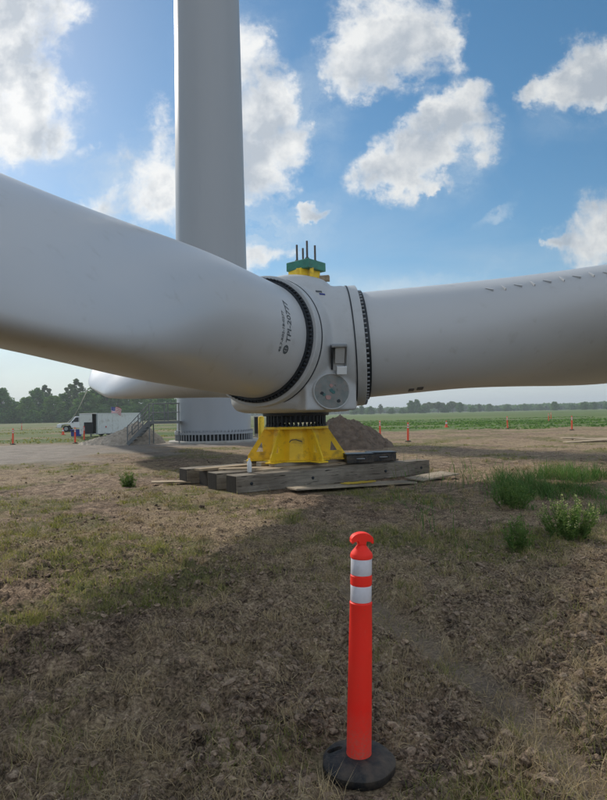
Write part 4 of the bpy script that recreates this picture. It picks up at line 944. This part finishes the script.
# ---------------------------------------------------------------- ground cover
def in_view(x, y, m=.72): return np.abs(x) < y * m + .6
def sample(n, y0, y1, p=1.0, m=.72):
    """positions denser near the camera: log-uniform in depth"""
    y = np.exp(rng.uniform(math.log(y0), math.log(y1), n)) if p else rng.uniform(y0, y1, n)
    x = rng.uniform(-1, 1, n) * (y * m + .5); return x, y
def clods():
    # unit icosphere roughened into a few shapes
    import bmesh
    bm = bmesh.new(); bmesh.ops.create_icosphere(bm, subdivisions=2, radius=1); base = np.array([v.co[:] for v in bm.verts]); F = np.array([[v.index for v in f.verts] for f in bm.faces]); bm.free()
    shapes = []
    for s in range(14):
        rg = np.random.default_rng(100 + s); v = base.copy()
        for q in range(12):  # chop with random planes for broken faces
            d = rg.normal(size=3); d /= np.linalg.norm(d); lim = rg.uniform(.55, .92); pr = v @ d; v = v - np.maximum(0, pr - lim)[:, None] * d
        v += (rg.uniform(-1, 1, v.shape)) * .055; shapes.append(v)
    shapes = np.array(shapes)
    bm = bmesh.new(); bmesh.ops.create_icosphere(bm, subdivisions=1, radius=1); b1 = np.array([v.co[:] for v in bm.verts]); F1 = np.array([[v.index for v in f.verts] for f in bm.faces]); bm.free()
    sh1 = np.array([b1 * np.random.default_rng(300 + q).uniform(.55, 1.15, (len(b1), 1)) for q in range(16)])
    big_set = (base, F, shapes); small_set = (b1, F1, sh1)
    def scat(n, y0, y1, s0, s1, pw, thr, kit):
        base, F, shapes = kit
        x, y = sample(n, y0, y1); mk = masks(x, y)
        den = fbm(x * .9 + 7, y * .9, 4, 41); keep = (rng.uniform(0, 1, n) < ss(thr, thr + .22, den) * .9 + .10) & (mk['gravel'] < .4) & (dist_path(x, y) > .13) & (np.hypot(x - POST[0], y - POST[1]) > .22)
        keep &= ~((np.abs((x + 1.41) * ex.x + (y - 12.12) * ex.y - 2.7) < 2.9) & (np.abs((x + 1.41) * ey.x + (y - 12.12) * ey.y - 1.3) < 1.6))
        x = x[keep]; y = y[keep]; n = len(x); z = height(x, y)
        sz = (s0 + (s1 - s0) * rng.uniform(0, 1, n) ** pw); k = rng.integers(0, len(shapes), n); V = shapes[k] * sz[:, None, None] * np.stack([rng.uniform(.8, 1.5, n), rng.uniform(.7, 1.1, n), rng.uniform(.45, .85, n)], 1)[:, None, :]
        a = rng.uniform(0, 6.28, n); c, s_ = np.cos(a)[:, None], np.sin(a)[:, None]; X = V[..., 0] * c - V[..., 1] * s_; Y = V[..., 0] * s_ + V[..., 1] * c
        tl = rng.uniform(-.5, .5, n)[:, None]; Z = V[..., 2] + X * tl
        P = np.stack([X + x[:, None], Y + y[:, None], Z + (z + sz * .22)[:, None]], -1).reshape(-1, 3)
        Fa = (F[None] + (np.arange(n) * len(base))[:, None, None]).reshape(-1)
        return P, Fa
    parts = [scat(13000, 1.75, 7, .008, .034, 2.4, .36, big_set), scat(90000, 1.72, 14, .004, .013, 1.3, .34, small_set), scat(3500, 5, 24, .010, .042, 2.2, .42, big_set)]
    off = 0; VV = []; FF = []
    for P, Fa in parts: VV.append(P); FF.append(Fa + off); off += len(P)
    o = np_mesh('soil_clods', np.concatenate(VV), np.concatenate(FF), 3, M['clay'], False); tag(o, 'loose broken clods of brown soil strewn over the field', 'soil clods', None, 'stuff')
clods()
def blades_mesh(x, y, h, w, lean, m, name, lab, cat, segs=2, z=None, flat=False, add=None):
    n = len(x); z = height(x, y) if z is None else z; a = rng.uniform(0, 6.28, n); b = rng.uniform(0, 6.28, n)
    wx, wy = np.cos(a) * w, np.sin(a) * w; lx, ly = np.cos(b) * lean, np.sin(b) * lean
    V = []
    for k in range(segs + 1):
        f = k / segs; ww = (1 - f ** 1.5) * .5 + .02; cx = x + lx * f * f; cy = y + ly * f * f; cz = z + h * (f - .25 * (lean / np.maximum(h, 1e-3)) * f * f).clip(.02, 1) - .01
        V += [np.stack([cx - wx * ww, cy - wy * ww, cz], 1), np.stack([cx + wx * ww, cy + wy * ww, cz], 1)]
    V = np.stack(V, 1); P = V.reshape(-1, 3); m2 = 2 * (segs + 1); F = []
    for k in range(segs): F.append(np.array([2 * k, 2 * k + 1, 2 * k + 3, 2 * k + 2]))
    F = (np.stack(F)[None] + (np.arange(n) * m2)[:, None, None]).reshape(-1)
    o = np_mesh(name, P, F, 4, m)
    if lab: tag(o, lab, cat, None, 'stuff')
    return o
def off_mat(x, y):
    u = (x + 1.41) * ex.x + (y - 12.12) * ex.y; v = (x + 1.41) * ey.x + (y - 12.12) * ey.y
    return ~((u > -.25) & (u < 5.7) & (v > -.05) & (v < 2.9)) & ~((np.abs(x - 1.02) < 1.5) & (np.abs(y - 12.75 - (x - 1.02) * .44) < .42)) & (np.hypot(x - POST[0], y - POST[1]) > .22)
def cover():
    # straw and dead stems lying flat
    n = 62000; x, y = sample(n, 1.7, 30); mk = masks(x, y); keep = (rng.uniform(0, 1, n) < mk['dry'] ** 1.8 * .85 + .03) & (mk['gravel'] < .3) & off_mat(x, y); x = x[keep]; y = y[keep]; n = len(x)
    z = height(x, y); a = rng.uniform(0, 6.28, n); L = rng.uniform(.012, .085, n) * np.clip(.8 + y * .04, .8, 1.7); w = rng.uniform(.0006, .0019, n) * np.clip(y / 4, .8, 3.5); dx, dy = np.cos(a), np.sin(a); bend = rng.normal(size=n) * .10
    x2 = x + dx * L; y2 = y + dy * L; xm = (x + x2) / 2 - dy * bend * L; ym = (y + y2) / 2 + dx * bend * L
    z2 = height(x2, y2); zm = np.maximum(height(xm, ym), (z + z2) / 2) + rng.uniform(.002, .018, n)
    V = np.stack([np.stack([x - dy * w, y + dx * w, z + .004], 1), np.stack([x + dy * w, y - dx * w, z + .004], 1), np.stack([xm - dy * w, ym + dx * w, zm], 1), np.stack([xm + dy * w, ym - dx * w, zm + .002], 1),
                  np.stack([x2 - dy * w * .5, y2 + dx * w * .5, z2 + .012], 1), np.stack([x2 + dy * w * .5, y2 - dx * w * .5, z2 + .012], 1)], 1).reshape(-1, 3)
    F = (np.array([[0, 1, 3, 2], [2, 3, 5, 4]])[None] + (np.arange(n) * 6)[:, None, None]).reshape(-1)
    tag(np_mesh('straw', V, F, 4, M['straw']), 'dry straw and dead stems lying over the soil', 'straw', None, 'stuff')
    # short grass in patches
    nt = 12000; tx, ty = sample(nt, 1.8, 34); mk = masks(tx, ty); keep = (rng.uniform(0, 1, nt) < mk['green'] * .55 + .08 * (vnoise(tx * 1.6, ty * 1.6, 44) > .55)) & (mk['gravel'] < .4); tx = tx[keep]; ty = ty[keep]; nt = len(tx)
    per = 26; sp = rng.uniform(.02, .10, nt) * np.clip(.8 + ty * .05, 1, 2.2); hh = rng.uniform(.03, .13, nt)
    x = np.repeat(tx, per) + rng.normal(size=nt * per) * np.repeat(sp, per); y = np.repeat(ty, per) + rng.normal(size=nt * per) * np.repeat(sp, per); h = np.repeat(hh, per) * rng.uniform(.4, 1.2, nt * per)
    k = off_mat(x, y) & (y > 1.6); x, y, h = x[k], y[k], h[k]
    blades_mesh(x, y, h, rng.uniform(.0025, .005, len(x)) * np.clip(y / 4, 1, 3.5), h * rng.uniform(.2, 1.0, len(x)), M['grass_short'], 'short_grass', 'short yellowish green grass growing in patches on the soil', 'grass')
    # dry upright tufts
    nt = 2200; tx, ty = sample(nt, 2.0, 18); mk = masks(tx, ty); keep = (rng.uniform(0, 1, nt) < mk['dry'] * .35 + .10) & (mk['gravel'] < .4); tx = tx[keep]; ty = ty[keep]; nt = len(tx); per = 45
    x = np.repeat(tx, per) + rng.normal(size=nt * per) * .045; y = np.repeat(ty, per) + rng.normal(size=nt * per) * .045; h = rng.uniform(.03, .15, nt * per); k = off_mat(x, y); x, y, h = x[k], y[k], h[k]
    blades_mesh(x, y, h, rng.uniform(.0015, .004, len(x)) * np.clip(y / 4, 1, 3), h * rng.uniform(.3, 1.3, len(x)), M['straw'], 'dry_grass', 'dry straw coloured grass tufts on the soil', 'dry grass')
    # tall dark grass on the right in the shade of the blade
    n = 80000; x = rng.uniform(1.6, 11, n); y = rng.uniform(7.0, 16.5, n); den = fbm(x * .8, y * .8, 4, 77)
    edge = ss(0, .9, (x - (2.75 + (y - 9.2) * .30))) * ss(8.3, 9.6, y + (x - 3) * .10) * ss(15.2, 13.2, y + (den - .5) * 4 - (x - 4) * .15)
    k = rng.uniform(0, 1, n) < edge * ss(.36, .54, den) + .02; x, y = x[k], y[k]; h = (.05 + .46 * ss(.4, .62, fbm(x * .8, y * .8, 4, 77)) * (.5 + vnoise(x * 2.5, y * 2.5, 5))) * rng.uniform(.4, 1.15, len(x))
    blades_mesh(x, y, h, rng.uniform(.007, .016, len(x)), h * rng.uniform(.15, 1.1, len(x)), M['grass_dark'], 'tall_grass', 'tall dark green grass in a thick patch on the right', 'grass', 3)
    # scrubby green stubble in the field on the right beyond the bare soil
    n = 16000; y = rng.uniform(44, 110, n); x = rng.uniform(-.05, .62, n) * y; mk = masks(x, y); k = (rng.uniform(0, 1, n) < mk['field_r'] * ss(.4, .6, fbm(x * .05, y * .12, 4, 88))); x, y = x[k], y[k]; h = rng.uniform(.05, .20, len(x))
    blades_mesh(x, y, h, rng.uniform(.15, .5, len(x)), h * .5, M['leaf_b'], 'crop_rows', 'green crop growing in the far field on the right', 'crop', 1)
    n = 9000; y = rng.uniform(40, 120, n); x = rng.uniform(-.62, -.12, n) * y; k = (rng.uniform(0, 1, n) < ss(.48, .62, fbm(x * .06, y * .10, 4, 89))) & (np.hypot(x + 17, y - 54) > 6); x, y = x[k], y[k]; h = rng.uniform(.05, .16, len(x))
    blades_mesh(x, y, h, rng.uniform(.08, .2, len(x)), h * .5, M['grass_short'], 'meadow_grass', 'rough meadow grass in the far field on the left', 'grass', 1)
cover()

def weed(cx, cy, r, h, stems, leaves, pale, lab, seed):
    rg = np.random.default_rng(seed); t = empty('weed_clump', (cx, cy, gz(cx, cy)), 0, lab, 'weed'); st = MB(); LV = []; HV = []
    for i in range(stems):
        a = rg.uniform(0, 6.28); q = r * rg.uniform(0, 1) ** .6; b = np.array([q * math.cos(a) * .6, q * math.sin(a) * .6, -.02]); tp = np.array([q * math.cos(a) * 1.25 + rg.normal() * .03, q * math.sin(a) * 1.25, h * rg.uniform(.6, 1.08) * (1 - .3 * (q / r) ** 2)])
        md = (b + tp) / 2 + [0, 0, h * .06]; st.tube([b, md, tp], .004, 4, .002)
        for k in range(leaves):
            f = rg.uniform(.12, 1); p = b + (tp - b) * f; an = rg.uniform(0, 6.28); L = rg.uniform(.03, .10) * (1.25 - .6 * f); w = L * .16; d = np.array([math.cos(an), math.sin(an), rg.uniform(.2, 1.3)]); d /= np.linalg.norm(d); s = np.cross(d, [0, 0, 1]); s /= np.linalg.norm(s)
            LV.append([p, p + d * L * .5 + s * w, p + d * L + np.array([0, 0, -.012]), p + d * L * .5 - s * w])
        if pale and rg.uniform() < pale:
            for k in range(9):
                p = tp + rg.normal(size=3) * [.010, .010, .022] + [0, 0, .01]; d = rg.normal(size=3); d /= np.linalg.norm(d); s = np.cross(d, [.3, .2, 1]); s /= np.linalg.norm(s); z = .010; HV.append([p - d * z, p - s * z, p + d * z, p + s * z])
    st.build('stem', M['weed'], t); L = np.array(LV).reshape(-1, 3); o = np_mesh('leaves', L, np.arange(len(L)), 4, M['weed']); o.parent = t
    for k in range(0, len(HV), 9): L = np.array(HV[k:k + 9]).reshape(-1, 3); o = np_mesh('seed_head', L, np.arange(len(L)), 4, M['weed_pale']); o.parent = t
weed(3.22, 7.25, .30, .50, 90, 22, .75, 'bright green weed clump with pale seed heads before the tall grass', 1)
weed(2.42, 6.75, .15, .42, 34, 22, .12, 'narrow dark green weed clump left of the pale headed one', 2)
weed(-4.2, 14.1, .20, .42, 50, 24, 0, 'small round green weed clump alone on the bare ground left of the timbers', 3)
weed(3.35, 9.6, .30, .5, 60, 20, 0, 'leafy dark weed clump at the left edge of the tall grass patch', 5)

# ---------------------------------------------------------------- the air
def haze():
    m = bpy.data.materials.new('haze'); m.use_nodes = True; T = NT(m.node_tree)
    v = T.n('ShaderNodeVolumePrincipled', {'Color': (.80, .88, .95, 1), 'Density': .00042, 'Anisotropy': .2}); o = T.n('ShaderNodeOutputMaterial'); T.t.links.new(v.outputs[0], o.inputs['Volume'])
    b = MB().box((0, 0, 44), (10800, 10800, 90)).build('haze', m, None); tag(b, 'thin pale haze in the air over the fields', 'haze', None, 'stuff')
haze()
